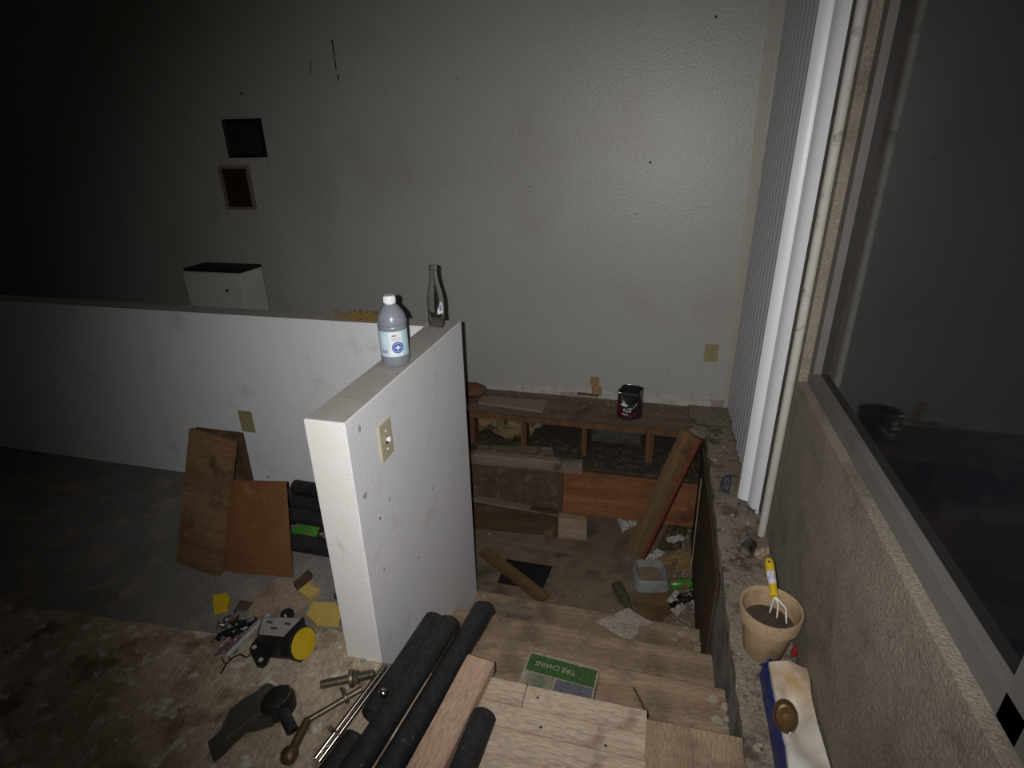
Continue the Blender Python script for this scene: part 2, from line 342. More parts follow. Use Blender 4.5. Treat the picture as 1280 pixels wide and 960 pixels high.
# ------------------------------------------------------------------ the setting
D = 3.25            # back wall
XP, XPL = -.742, -.862   # near partition faces
XW = .51            # right wall
XL = .325           # pit side / ledge edge
ZL, PH = -.73, .848
def struct(name, bm, m, label, cat='wall', **k):
    return tag(obj(name, bm, m, **k), label, cat, kind='structure')
wb = struct('wall_back', bounds(-6, XW+.12, D, D+.12, -1.0, 2.6), M_WALL, 'tall drab grey textured wall behind the sunken pit')
struct('wall_left', bounds(-6.12, -6, -2.0, D+.12, -.1, 2.6), M_WALL, 'grey side wall at the end of the room')
struct('wall_front', bounds(-6.12, XW+.12, -2.12, -2.0, -.1, 2.6), M_WALL, 'grey wall behind the photographer')
struct('ceiling', bounds(-6.12, XW+.12, -2.12, D+.12, 2.6, 2.7), M_CEIL, 'plain painted ceiling of the room', 'ceiling')
# right wall with a window over the stucco apron
wr = thing('wall_right', 'rough brown stucco wall beside the ledge under the window', 'wall', (XW+.06, .6, -.95), kind='structure')
obj('wall_apron', bounds(XW, XW+.12, -2, D, -.95, .70), M_STUCCO, wr)
obj('wall_header', bounds(XW, XW+.12, -2, D, 2.25, 2.6), M_STUCCO, wr)
obj('wall_pier', bounds(XW, XW+.12, 2.02, D, .70, 2.25), M_STUCCO, wr)
obj('wall_pier', bounds(XW, XW+.12, -2, -.6, .70, 2.25), M_STUCCO, wr)
wn = thing('window_1', 'dark window in the stucco wall beside the vertical blinds', 'window', (XW+.06, .7, .70), kind='structure')
for a in ((-.6, -.55), (.68, .73), (1.97, 2.02)): obj('window_frame', bounds(XW+.03, XW+.09, a[0], a[1], .70, 2.25), M_WFRAME, wn)
obj('window_frame', bounds(XW+.03, XW+.09, -.55, 1.97, .70, .75), M_WFRAME, wn)
obj('window_frame', bounds(XW+.03, XW+.09, -.55, 1.97, 2.2, 2.25), M_WFRAME, wn)
obj('pane', bounds(XW+.055, XW+.062, -.55, .68, .75, 2.2), M_WGLASS, wn)
obj('pane', bounds(XW+.055, XW+.062, .73, 1.97, .75, 2.2), M_WGLASS, wn)

# back wall patches, marks and torn plaster
def wallpoly(pts, th, y=D, jit=.006, seed=1, step=.025):
    P = [GY(a, b, y) for a, b in pts]; rnd = random.Random(seed); out = []
    for a, b in zip(P, P[1:]+P[:1]):
        n = max(1, int((b-a).length/step))
        for k in range(n):
            q = a.lerp(b, k/n); out.append(Vector((q.x+rnd.uniform(-jit, jit), y, q.z+rnd.uniform(-jit, jit))))
    return prism(out, (0, -th, 0))
obj('plaster_patch', wallpoly([(560, 480), (640, 481), (700, 484), (755, 488), (830, 492), (905, 497), (905, 514), (790, 508), (700, 503), (560, 496)], .003, seed=2), M_PLASTER, wb)
obj('plaster_patch', wallpoly([(888, 499), (905, 500), (906, 512), (889, 511)], .005, jit=.003), M_TORN, wb)
obj('torn_paper', wallpoly([(700, 489), (748, 493), (750, 503), (728, 501), (702, 497)], .006, jit=.006, seed=4), M_TORN, wb)
obj('torn_paper', wallpoly([(722, 490), (748, 493), (748, 495), (722, 492.5)], .009, jit=.002, seed=5), M_DARKW, wb)
obj('paint_strip', wallpoly([(966, -30), (982, -30), (914, 500), (904, 500)], .001, jit=.004, seed=6), M_YWALL, wb)
obj('adhesive_patch', wallpoly([(738, 471), (749, 471), (749, 483), (738, 482)], .004, jit=.002, seed=7), M_TAN, wb)
obj('adhesive_patch', wallpoly([(740, 483), (752, 483), (752, 495), (740, 493)], .004, jit=.002, seed=8), M_TAN, wb)
obj('wall_crack', wallpoly([(414.3, 50), (416, 50), (418.5, 70), (421, 88), (419.8, 88), (417.3, 70)], .001, jit=.0005), M_DARKGAP, wb)
obj('wall_crack', wallpoly([(421.5, 93), (423.2, 93), (424, 101), (422.5, 101)], .001, jit=.0005), M_DARKGAP, wb)
obj('wall_crack', wallpoly([(387.5, 74), (388.5, 74), (389, 93), (388, 93)], .001, jit=.0005), M_DARKW, wb)
for px, py, r in ((302, 117, .009), (813, 203, .006), (895, 21, .006), (336.5, 205.5, .005), (571, 98, .004), (663, 233, .004), (795, 268, .004), (957, 122, .004), (834, 462, .004), (664, 468, .003), (380, 336, .005), (496, 358, .004)):
    p = GY(px, py, D); obj('nail_hole', lathe([(0, 0), (r, 0), (r*.7, .001), (0, .001)], 10, M=Matrix.Translation(p) @ Matrix.Rotation(R(90), 4, 'X')), M_DARKGAP, wb)

# floors
fu = struct('floor', bounds(-6, XPL+.06, -2, 2.03, -.12, 0), M_SLAB, 'dirty grey floor slab strewn with tools and scraps', 'floor')
f2 = struct('floor_entry', bounds(XPL+.06, XL, -2, 1.12, -.12, -.012), M_SLAB, 'floor at the head of the steps', 'floor')
struct('floor_rear', bounds(-6, -1.4, 2.03, D, -.12, 0), M_SLAB, 'floor behind the rear partition', 'floor')
obj('plywood_sheet', prism(rough_outline([(-.45, -2, -.012), (-.45, 1.125, -.012), (.325, 1.135, -.012), (.325, -2, -.012)], .2, .001), (0, 0, .013)), M_PLY2, f2)
obj('plywood_sheet', bounds(-.744, -.452, -2, 1.13, -.012, .001), M_PLY, f2)
obj('plywood_sheet', prism(rough_outline([(-2.6, -2, .0005), (-2.6, 1.02, .0005), (-1.32, 1.10, .0005), (-1.18, 1.16, .0005), (-.98, 1.21, .0005), (-.862, 1.20, .0005), (-.862, 1.127, .0005), (-.745, 1.127, .0005), (-.745, -2, .0005)], .03, .003, 4), (0, 0, .004)), M_PLY, fu)
# flooring boards at the head of the steps
fb = thing('floor_boards', 'panel of worn tongue and groove flooring at the head of the steps', 'flooring', (-.15, 1.0, .001), kind='structure')
def brd(x0, x1, y0, y1): obj('floor_board', bounds(x0, x1, y0, y1, .001, .021), M_BOARD, fb, bev=.0015)
brd(-.44, -.278, 1.072, 1.145); brd(-.276, .069, 1.070, 1.143)
brd(-.44, .068, 1.0, 1.069); brd(-.44, .070, .92, .998); brd(-.44, .068, .84, .919); brd(-.44, .07, .76, .838)

for px, py in ((672, 872), (676, 909), (757, 932)):
    q = G(px, py, .0212); obj('nail_hole', lathe([(0, 0), (.004, 0), (.003, .0006), (0, .0006)], 10, M=Matrix.Translation(q)), M_DARKGAP, fb)

# staircase
st = thing('staircase', 'three worn plywood steps leading down into the pit', 'stairs', (-.2, 1.6, ZL), kind='structure')
TR = [(-.18, 1.12, 1.435), (-.36, 1.43, 1.735), (-.55, 1.73, 2.045)]
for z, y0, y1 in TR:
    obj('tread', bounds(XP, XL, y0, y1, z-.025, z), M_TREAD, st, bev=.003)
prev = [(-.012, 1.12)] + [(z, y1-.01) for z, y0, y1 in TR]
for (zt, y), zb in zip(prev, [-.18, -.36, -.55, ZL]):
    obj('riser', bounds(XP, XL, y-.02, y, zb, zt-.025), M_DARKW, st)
obj('patch_board', prism([G(606, 753, -.55), G(664, 759, -.55), G(666, 776, -.55), G(612, 771, -.55)], (0, 0, .006)), M_GREYW, st)
# landing with a hole
fl_ = thing('floor_landing', 'dirt covered plywood landing with a square hole', 'floor', (-.3, 2.6, ZL-.02), kind='structure')
def sheet(p): obj('plywood_sheet', prism(p, (0, 0, .02)), M_LAND, fl_)
z = ZL-.02
sheet([(-1.4, 2.03, z), (XL, 2.03, z), (XL, 2.30, z), (-1.4, 2.30, z)])
sheet([(-1.4, 2.302, z), (-.72, 2.302, z), (-.72, 2.52, z), (-1.4, 2.52, z)])
sheet([(-.468, 2.302, z), (XL, 2.302, z), (XL, 2.52, z), (-.445, 2.52, z)])
sheet([(-1.4, 2.522, z), (XL, 2.522, z), (XL, D, z), (-1.4, D, z)])
struct('floor_crawlspace', bounds(-1.5, XL, 2.03, D, -1.02, -.98), M_UNDER, 'black earth seen through the hole in the landing', 'ground')
plank('subfloor_board', G(612, 676, ZL+.001), G(716, 694, ZL+.001), (0, 0, 1), .10, .008, M_GREYW, fl_)
# pit sides
struct('wall_pit_left', bounds(-1.5, -1.4, 2.03, D, -1, -.02), M_DARKW, 'dark boarded left side of the pit')
le = thing('wall_pit_ledge', 'dirty concrete ledge running along the pit below the window', 'ledge', (.42, 1.6, -.95), kind='structure')
obj('ledge_body', bounds(XL, XW, .96, D, -.95, -.03), mat('grey_ledge_face', (.27, .25, .23), (.20, .18, .16), scale=9, stretch=(1, 1, .5), rough=.9, bump=.4, c3=(.09, .07, .055), s3=7, t3=.58, w3=.1), le)
obj('ledge_cap', prism(rough_outline([(XL-.004, .955, -.03), (XW, .955, -.03), (XW, D, -.03), (.245, D, -.03), (.245, 2.93, -.03), (XL-.002, 2.90, -.03)], .04, .004, 9), (0, 0, .04)), M_CONC, le)
struct('floor_side', bounds(XL, XW, -2, .955, -.12, -.001), M_SLAB, 'floor strip under the window', 'floor')

# partitions
pt = struct('wall_partition', bounds(XPL, XP, 1.125, 2.03, -1.0, PH), M_WHITE, 'white half wall beside the steps with a bottle and jug on top', bev=.0025)
obj('cap_dust', bounds(XPL+.004, XP-.004, 1.13, 2.025, PH, PH+.0012), M_CAPTOP, pt)
obj('end_skim', bounds(XPL+.0045, XP-.0045, 1.1235, 1.125, .006, PH-.0045), M_ENDP, pt)
pr = struct('wall_partition_rear', bounds(-6, XPL, 1.93, 2.03, 0, PH), M_WHITE, 'white half wall behind the floor clutter, tools heaped before it', bev=.004)
obj('cap_dust', bounds(-6, XPL, 1.935, 2.025, PH, PH+.0012), M_CAPTOP, pr)
for y_, z_, a_, b_ in ((1.30, .50, .006, .009), (1.232, .478, .005, .005), (1.215, .30, .008, .005), (1.17, .60, .012, .010), (1.19, .80, .008, .012), (1.62, .33, .004, .004), (1.45, .15, .005, .004)):
    obj('scuff_mark', lathe([(0, 0), (1, 0), (.8, .0005), (0, .0006)], 9, M=Matrix.Translation((XP, y_, z_)) @ Matrix.Rotation(R(90), 4, 'Y') @ Matrix.Diagonal((b_, a_, 1, 1))), mat('scuff', (.30, .29, .29), (.5, .5, .5), scale=60, rough=.8) if a_ > .0055 else M_DARKW, pt)
def plate(name, M, w, h, m, kind, label, cat, group=None):
    t = thing(name, label, cat, M=M, group=group)
    bm = box(bmesh.new(), w, h, .006, (0, 0, .003)); obj('cover_plate', bm, m, t, M=M, world=False, bev=.002)
    def add(n, bm, mm): obj(n, bm, mm, t, M=M, world=False)
    if kind == 'switch':
        add('toggle_slot', box(bmesh.new(), .012, .025, .001, (0, 0, .0065)), M_DARKGAP)
        add('toggle', box(bmesh.new(), .009, .011, .016, (0, .004, .011), ), M_CAP)
        for s in (-.03, .03): add('screw', lathe([(0, 0), (.004, 0), (.003, .0015), (0, .002)], 12, M=Matrix.Translation((0, s, .006))), M_CAP)
    elif kind == 'outlet':
        for s in (-.0195, .0195):
            add('receptacle', lathe([(0, 0), (.0165, 0), (.0155, .0018), (0, .0018)], 20, M=Matrix.Translation((0, s, .006))), m)
            for q in (-.006, .006): add('slot', box(bmesh.new(), .002, .008, .001, (q, s+.003, .0083)), M_DARKGAP)
        add('screw', lathe([(0, 0), (.003, 0), (0, .0015)], 10, M=Matrix.Translation((0, 0, .006))), M_STEEL)
    else:
        for k in range(7): add('grille_bar', box(bmesh.new(), .003, h*.8, .0015, ((k-3)*.0085, 0, .0068)), M_OLIVE)
    return t
def faceM(p, n):   # plate frame: Z = normal, Y = up
    n = Vector(n); up = Vector((0, 0, 1)); x = up.cross(n); return Matrix.Translation(p) @ Matrix((x, up, n)).transposed().to_4x4()
plate('light_switch', faceM((XP, 1.318, .698), (1, 0, 0)), .075, .118, M_IVORY, 'switch', 'ivory light switch plate on the white half wall', 'switch')
q = GY(309, 526.5, 1.93); plate('wall_plate', faceM(q, (0, -1, 0)), .072, .108, M_OLIVE, 'grille', 'olive beige cover plate on the rear white half wall', 'wall plate')
q = GY(889, 441, D); plate('wall_outlet', faceM(q, (0, -1, 0)), .076, .106, M_OLIVE, 'outlet', 'old olive outlet on the back wall beside the blinds', 'outlet')

# ------------------------------------------------------------------ bench along the back wall
bn = thing('bench_frame', 'broken timber bench frame along the back wall with open bays', 'bench', (-.4, 3.0, ZL), kind='structure')
obj('deck_board', prism(rough_outline([(-1.4, 2.91, -.03), (.245, 2.91, -.03), (.245, D, -.03), (-1.4, D, -.03)], .08, .002, 3), (0, 0, .03)), M_DECK, bn)
obj('deck_nosing', bounds(-1.4, .243, 2.895, 2.908, -.035, .002), M_STUD, bn, bev=.001)
def bay(px, py, y): return GY(px, py, y).x
for px, w_ in ((655, .035), (731, .03), (813.5, .042), (868, .03)):
    x = bay(px, 540, 2.93); obj('stud', bounds(x-w_/2, x+w_/2, 2.92, 3.0, -.235, -.036), M_STUD, bn, bev=.002)
obj('stud', bounds(-1.06, -1.02, 2.92, 3.0, -.235, -.036), M_STUD, bn, bev=.002)
obj('shelf_panel', bounds(-1.4, XL, 2.80, D, -.255, -.237), mat('dark_shelf', (.075, .055, .038), (.035, .028, .022), scale=14, rough=.95, bump=.5, c3=(.11, .085, .06), s3=20, t3=.6, w3=.06, grain=.4), bn)  # shelf coloured darker than the boards around it
obj('insulation', blob(.16, .04, .085, 3, .4), M_INSUL, bn, M=Matrix.Translation((-.80, 3.05, -.232)), world=False, smooth=True)
obj('insulation', blob(.13, .03, .06, 5, .4), M_INSUL, bn, M=Matrix.Translation((-1.03, 3.09, -.232)), world=False, smooth=True)
obj('bay_back', bounds(-1.4, XL, 3.14, 3.15, -.237, -.03), M_UNDER, bn)  # near-black sheet, the shade inside the bays put into its colour
obj('wire_mesh', crumple([(-.31, 3.06, -.20), (-.02, 3.06, -.20), (-.02, 3.10, -.05), (-.31, 3.10, -.05)], .02, 4), mat('dull_mesh', (.075, .07, .06), (.03, .03, .027), scale=30, rough=.8, grain=.4), bn)
bmx = bmesh.new()
obj('mouldy_strip', crumple([GY(596, 556, 2.86), GY(690, 560, 2.86), GY(696, 576, 2.80), GY(596, 568, 2.80)], .006, 7), M_MOLD, bn)
yl, yr = 2.735, 2.775
obj('riser_panel', prism([(-1.1, 2.79, -.70), (-.447, 2.80, -.70), (-.447, 2.80, -.255), (-1.1, 2.79, -.255)], (0, .012, 0)), M_MOLD, bn)
obj('riser_panel', prism([(-.444, 2.80, -.575), (XL, 2.83, -.575), (XL, 2.83, -.288), (-.444, 2.80, -.27)], (0, .012, 0)), M_ORANGE, bn)
obj('riser_panel', prism([(-.444, 2.815, -.285), (XL, 2.845, -.30), (XL, 2.845, -.24), (-.444, 2.815, -.24)], (0, .01, 0)), M_UNDER, bn)
def front_board(name, pL, pR, hL, hR, th, m, yL, yR):
    a = GY(*pL, yL); b = GY(*pR, yR); d = (b-a).normalized(); back = Vector((-d.y, d.x, 0)).normalized()*th
    up = Vector((0, 0, 1))
    return obj(name, prism([a, b, b+up*hR, a+up*hL], back), m, bn, bev=.002)
front_board('ledger_board', (585, 579), (727.5, 593), .072, .075, .04, M_GREYW, 2.745, 2.78)
front_board('base_beam', (585, 662), (697, 673), .2, .19, .045, M_DARKW, 2.725, 2.76)
front_board('base_beam', (697.5, 673), (733, 677), .155, .15, .05, M_RAW, 2.752, 2.765)
obj('beam_top', prism([GY(585, 626, 2.725), GY(698, 646, 2.757), GY(698, 646, 2.757)+Vector((0, .05, 0)), GY(585, 626, 2.725)+Vector((0, .06, 0))], (0, 0, .012)), M_GREYW, bn)
pb = tag(obj('particle_board', prism([G(598, 505, .001), G(678, 516, .001), G(684, 503, .001), G(600, 496, .001)], (0, 0, .012)), M_PBOARD), 'thin pale particle board offcut lying on the bench', 'board')

# ------------------------------------------------------------------ blinds and jamb
vb = thing('vertical_blind', 'white vertical blind drawn aside against the right wall', 'blind', (.47, 2.7, 0))
def vane(p0, p1, z0, z1, m, bulge=.012, n=7):
    p0, p1 = Vector((*p0, 0)), Vector((*p1, 0)); d = p1-p0; nn = Vector((-d.y, d.x, 0)).normalized()
    pts = [p0 + d*(k/n) + nn*bulge*math.sin(math.pi*k/n) for k in range(n+1)]
    out = pts + [p + nn*.0012 for p in reversed(pts)]
    o = obj('vane', prism([Vector((p.x, p.y, z0)) for p in out], (0, 0, z1-z0)), m, vb, smooth=True)
    return o
y = 3.225
k = 0
while y > 2.36:
    vane((.464, y), (.488, y-.092), .02 + .01*(k % 3), 2.3, M_VANEG, -.010); y -= .078; k += 1
vane((.425, 2.285), (.472, 2.262), .018, 2.3, M_VANE, -.008)
vane((.464, 2.262), (.497, 2.185), .010, 2.3, M_VANE, -.012)
obj('head_rail', bounds(.44, .505, 2.03, 3.24, 2.3, 2.34), M_VANE, vb)
tag(obj('trim_1', tube([(.492, 2.04, .01), (.492, 2.045, 1.0), (.492, 2.05, 2.3)], .0155, 14), M_PVC, smooth=True), 'dirty white rounded jamb strip standing beside the blinds', 'trim', kind='structure')

# ------------------------------------------------------------------ things on the back wall
def wall_frame(name, px0, px1, label, cat, border, mb, mi, lip=None):
    (x0, z1), (x1, z0) = px0, px1
    t = thing(name, label, cat, ((x0+x1)/2, D, z0))
    obj('backing', bounds(x0+.002, x1-.002, D-.008, D-.001, z0+.002, z1-.002), mi, t)
    for a in ((x0, x1, z0, z0+border), (x0, x1, z1-border, z1), (x0, x0+border, z0+border, z1-border), (x1-border, x1, z0+border, z1-border)):
        obj('frame_rail', bounds(a[0], a[1], D-.02, D-.001, a[2], a[3]), mb, t)
    return t
t = wall_frame('picture_frame', (-2.655, 1.657), (-2.388, 1.440), 'black framed certificate hanging on the grey back wall', 'picture', .02, M_FRAMEB, M_DOC)
rn = random.Random(3)
for k in range(6): obj('print_line', bounds(-2.59+.02*rn.random(), -2.46-.03*rn.random(), D-.0085, D-.008, 1.485+.024*k, 1.489+.024*k), M_FRAMEB, t)
obj('frame_edge', bounds(-2.638, -2.635, D-.0215, D-.02, 1.45, 1.645), M_ACRYL, t)
t = wall_frame('wall_plaque', (-2.755, 1.395), (-2.535, 1.128), 'brown certificate in a clear edged holder under the black frame', 'picture', .018, M_ACRYL, M_PLAQ)
for k in range(8): obj('print_line', bounds(-2.715+.02*rn.random(), -2.58-.02*rn.random(), D-.0085, D-.008, 1.165+.025*k, 1.170+.025*k), M_FRAMEB, t)
# small white cabinet behind the rear partition
cz = GY(298, 338, 2.85); cx = cz.x; cz = cz.z
t = thing('white_cabinet', 'small white cabinet with black top behind the rear half wall', 'cabinet', (cx-.2, 2.95, 0))
obj('body', bounds(cx-.42, cx-.001, 2.862, 3.06, 0, cz-.022), M_CABW, t, bev=.003)
obj('top', bounds(cx-.42, cx-.002, 2.87, 3.06, cz-.0215, cz-.004), M_CABB, t)
obj('door', bounds(cx-.41, cx-.006, 2.85, 2.861, .06, cz-.024), M_CABW, t, bev=.002)
q = GY(285, 363, 2.85)
obj('door_knob', lathe([(0, 0), (.006, .0), (.009, .010), (0, .014)], 12, M=Matrix.Translation(q) @ Matrix.Rotation(R(90), 4, 'X')), M_DARKGAP, t)

# ------------------------------------------------------------------ bottles on the partition
JM = Matrix.Translation((-.795, 1.545, PH+.0014))
t = thing('alcohol_jug', 'hazy plastic alcohol bottle with blue label and white cap', 'bottle', M=JM)
r = .0455
obj('body', lathe([(0, .004), (r*.8, .002), (r*.95, .006), (r, .016), (r, .034), (r*.985, .036), (r*.985, .122), (r, .124), (r, .130), (r*.97, .133), (r, .136), (r, .148), (r*.88, .168), (r*.58, .188), (.018, .198), (.0145, .2), (.0145, .212), (0, .212)], 40), M_HDPE, t, M=JM, world=False, smooth=True)
cap = obj('cap', lathe([(0, .199), (.0165, .199), (.0172, .201), (.0172, .221), (.0155, .224), (0, .224)], 32), M_CAP, t, M=JM, world=False, smooth=True)
for k in range(18):
    a = 2*math.pi*k/18; obj('rib', box(bmesh.new(), .001, .0025, .018, (.0175*math.cos(a), .0175*math.sin(a), .211), ), M_CAP, cap, M=JM, world=False)
af = math.atan2(0-1.545, 0+.795)      # faces the photographer
lb = obj('label', cpatch(r*.985+.0006, af-1.45, af+1.25, .038, .120, 24), M_LBL, t, M=JM, world=False, smooth=True)
rl = r*.985+.0012
obj('label_panel', cpatch(rl, af-.35, af+.55, .040, .118, 12), M_LBLW, lb, M=JM, world=False)
obj('emblem', cwrap(disc(.0185, 24, 4), rl+.0006, af+.22, .068), M_BLUE, lb, M=JM, world=False)
obj('emblem_ring', cwrap(disc(.0142, 24, 1, hole=.013), rl+.0012, af+.22, .068), M_LBLW, lb, M=JM, world=False)
for sx, sy in ((.0155, .005), (.005, .0155)): obj('cross', cwrap(box(bmesh.new(), sx, sy, .0004), rl+.0018, af+.22, .068), M_LBLW, lb, M=JM, world=False)
obj('brand_bar', cpatch(rl+.0005, af-.12, af+.18, .1055, .1085, 6), M_INK, lb, M=JM, world=False)
for k, (a0, a1, zz) in enumerate(((-.22, .42, .100), (-.15, .36, .0955), (-.2, .40, .091))): obj('print_line', cpatch(rl+.0005, af+a0, af+a1, zz, zz+.0016, 6), mat('label_print_%d' % k, (.45, .40, .45)), lb, M=JM, world=False)
for k in range(7): obj('print_line', cpatch(rl+.0002, af-1.05+.03*(k % 2), af-.45, .078+.0045*k, .0795+.0045*k, 6), M_LBLW, lb, M=JM, world=False)
obj('barcode_field', cpatch(rl, af-.95, af-.42, .047, .064, 6), M_LBLW, lb, M=JM, world=False)
for k in range(7): obj('barcode_bar', cpatch(rl+.0005, af-.92+.068*k, af-.89+.068*k, .049, .062, 2), M_INK, lb, M=JM, world=False)
BM = Matrix.Translation((-.807, 1.935, PH+.0014))
t = thing('glass_bottle', 'empty clear long neck glass bottle with white shield print', 'bottle', M=BM)
pf = [(0, .004), (.022, .001), (.029, .004), (.031, .012), (.0318, .03), (.0305, .055), (.0315, .085), (.0318, .105), (.0285, .13), (.021, .16), (.0155, .19), (.0138, .212), (.0138, .218), (.0152, .219), (.0155, .224), (.0145, .226), (.0152, .229), (.0152, .236), (.0135, .238)]
inn = [(.0108, .238), (.0108, .20), (.0125, .19), (.018, .16), (.0255, .13), (.0285, .105), (.028, .06), (.028, .02), (.022, .010), (0, .012)]
obj('body', lathe(pf+inn, 36), M_GLASS, t, M=BM, world=False, smooth=True)
ab = math.atan2(-1.935, .807)
tri = [(.004, .026), (.014, .006), (.014, -.022), (-.012, -.024), (-.012, -.008)]
bm = bmesh.new(); vs0 = [bm.verts.new((x, yv, 0)) for x, yv in tri]; bm.faces.new(vs0); bmesh.ops.subdivide_edges(bm, edges=bm.edges, cuts=2)
dk = obj('printed_shield', cwrap(bm, .0322, ab+.55, .082), M_LBLW, t, M=BM, world=False)
bm = box(bmesh.new(), .012, .004, .0004); obj('shield_stripe', cwrap(bm, .0327, ab+.55, .076), M_RED, dk, M=BM, world=False)
bm = box(bmesh.new(), .009, .003, .0004); obj('shield_stripe', cwrap(bm, .0327, ab+.55, .086), M_BLUE, dk, M=BM, world=False)
# straw on the rear partition
rn = random.Random(11); bm = bmesh.new()
c = G(453, 399, PH+.003)
for k in range(260):
    a = rn.uniform(0, math.pi); L = rn.uniform(.02, .055); p = c + Vector((rn.gauss(0, .045), rn.uniform(-.028, .035), rn.uniform(0, .034)*math.exp(-abs(rn.gauss(0, 1)))))
    d = Vector((math.cos(a), math.sin(a)*.5, rn.uniform(-.1, .25)))*L/2
    tube([p-d, p+Vector((0, 0, rn.uniform(0, .008))), p+d], .0012, 4, bm)
tag(obj('dry_straw', bm, M_STRAW), 'small heap of dry golden straw on the half wall', 'straw', kind='stuff')

# ------------------------------------------------------------------ on the bench
CMx = Matrix.Translation((-.098, 3.055, .001)) @ Matrix.Rotation(R(-105), 4, 'Z') @ Matrix.Diagonal((1, 1, .93, 1))
t = thing('paint_can', 'crushed black paint can with dark red label on the bench', 'can', M=CMx)
r = .074
def dent(bm):
    for v in bm.verts:
        k = max(0, v.co.z-.075)/.1
        a = math.atan2(v.co.y, v.co.x)
        f = math.exp(-((a-.25)/.55)**2)*k
        v.co.x -= .075*f*1.0; v.co.z -= .03*f; v.co.y += .012*k*math.sin(3*a)
    return bm
prof = [(0, .003), (r-.004, .003), (r-.003, 0), (r, .002), (r, .006)] + [(r-.001, .006+.157*q/14) for q in range(15)] + [(r, .164), (r, .17), (r-.003, .173), (r-.008, .170), (r-.009, .163)] + [(r-.0025-.001, .15-.145*q/10) for q in range(10)] + [(0, .006)]
obj('body', dent(lathe(prof, 48)), M_CANB, t, M=CMx, world=False, smooth=True)
obj('label', dent(cpatch(r+.0004, -.85, .75, .022, .098, 24)), M_CANR, t, M=CMx, world=False)
obj('rim', dent(lathe([(r-.001, .166), (r+.0015, .168), (r+.001, .173), (r-.002, .175), (r-.004, .170)], 40)), M_ALU, t, M=CMx, world=False, smooth=True)
bm = text_mesh('Red', .030, .0003); obj('lettering', cwrap(bm, r+.0012, .12, .062), M_LBLW, t, M=CMx, world=False)
bm = lathe([(0, 0), (.012, 0), (.024, 0), (.024, .0004), (0, .0004)], 24); bm.transform(Matrix.Diagonal((1, .32, 1, 1)))
obj('label_badge', cwrap(bm, r+.0012, -.15, .098), M_LBLW, t, M=CMx, world=False)
bm = lathe([(0, 0), (.010, 0), (.022, 0), (.022, .0004), (0, .0004)], 24); bm.transform(Matrix.Diagonal((1, .25, 1, 1)))
obj('label_badge', cwrap(bm, r+.0012, -.05, .036), M_TRASH, t, M=CMx, world=False)
bm = blob(.10, .07, .047, 8, .12, 4, 1.2); q = G(588, 503, .001)
tag(obj('leather_cushion', bm, M_BROWNB, M=Matrix.Translation((q.x-.01, 3.10, .0)), world=False, smooth=True), 'rounded reddish brown cushion end on the bench beside the half wall', 'cushion')

# ------------------------------------------------------------------ leaning board and pit contents
b0, b1 = G(795, 694, ZL+.035) + Vector((-.005, .035, 0)), GY(872, 542, 2.80) + Vector((-.03, 0, 0))
t = thing('leaning_board', 'long brown board leaning from the landing up to the ledge', 'board', b0)
nrm = (EYE - (b0+b1)/2).normalized() + Vector((-.35, 0, .1))
plank('plank', b0, b1, nrm, .104, .03, M_LEAN, t, bev=.002)
Mf = frame(b1-b0, nrm); side = Mf.to_3x3() @ Vector((0, -1, 0)); nz = Mf.to_3x3() @ Vector((0, 0, 1))
plank('red_edge', b0+side*.0625-nz*.004, b1+side*.0625-nz*.004, nrm, .020, .034, M_REDE, t, bev=.001)
plank('stained_panel', (.319, 1.80, -.36), (.319, 2.84, -.36), (-1, 0, 0), .62, .008, M_DARKW, None, label='dark water stained panel standing against the pit side below the ledge', cat='panel')
plank('white_strip', (.290, 2.42, ZL+.003), (.300, 2.60, -.10), (-1, -.5, 0), .008, .003, M_CHIP, None, label='thin whitish strip standing against the stained panel', cat='strip')
plank('wood_strip', G(604, 690, ZL+.001), G(682, 751, ZL+.001), (0, 0, 1), .074, .02, M_LEAN, None, label='narrow brown board lying diagonally across the hole in the landing', cat='board')
# pet bowl
q = G(812, 724, ZL+.012); BW = Matrix.Translation(q) @ Matrix.Rotation(R(14), 4, 'Z') @ Matrix.Rotation(R(3), 4, 'X')
t = thing('pet_bowl', 'square grey plastic pet bowl with dirt inside on the landing', 'bowl', M=BW)
a = .098
obj('body', lathe([(0, 0), (a*.95, 0), (a, .004), (a*.96, .03), (a*.83, .064), (a*.80, .068), (a*.76, .066), (a*.70, .05), (a*.60, .03), (0, .028)], 48, square=5), M_BOWL, t, M=BW, world=False, smooth=True)
obj('dirt_fill', lathe([(0, .0375), (a*.3, .037), (a*.55, .0345), (a*.60, .0325)], 32, square=5), M_LAND, t, M=BW, world=False)
# board under the bowl
bm = prism(rough_outline([G(790, 750, ZL+.001), G(838, 738, ZL+.001), G(852, 752, ZL+.001), G(826, 779, ZL+.001), G(800, 772, ZL+.001)], .03, .003, 2), (0, 0, .006))
tag(obj('plywood_offcut', bm, M_LEAN), 'broken brown plywood piece below the grey bowl', 'board')
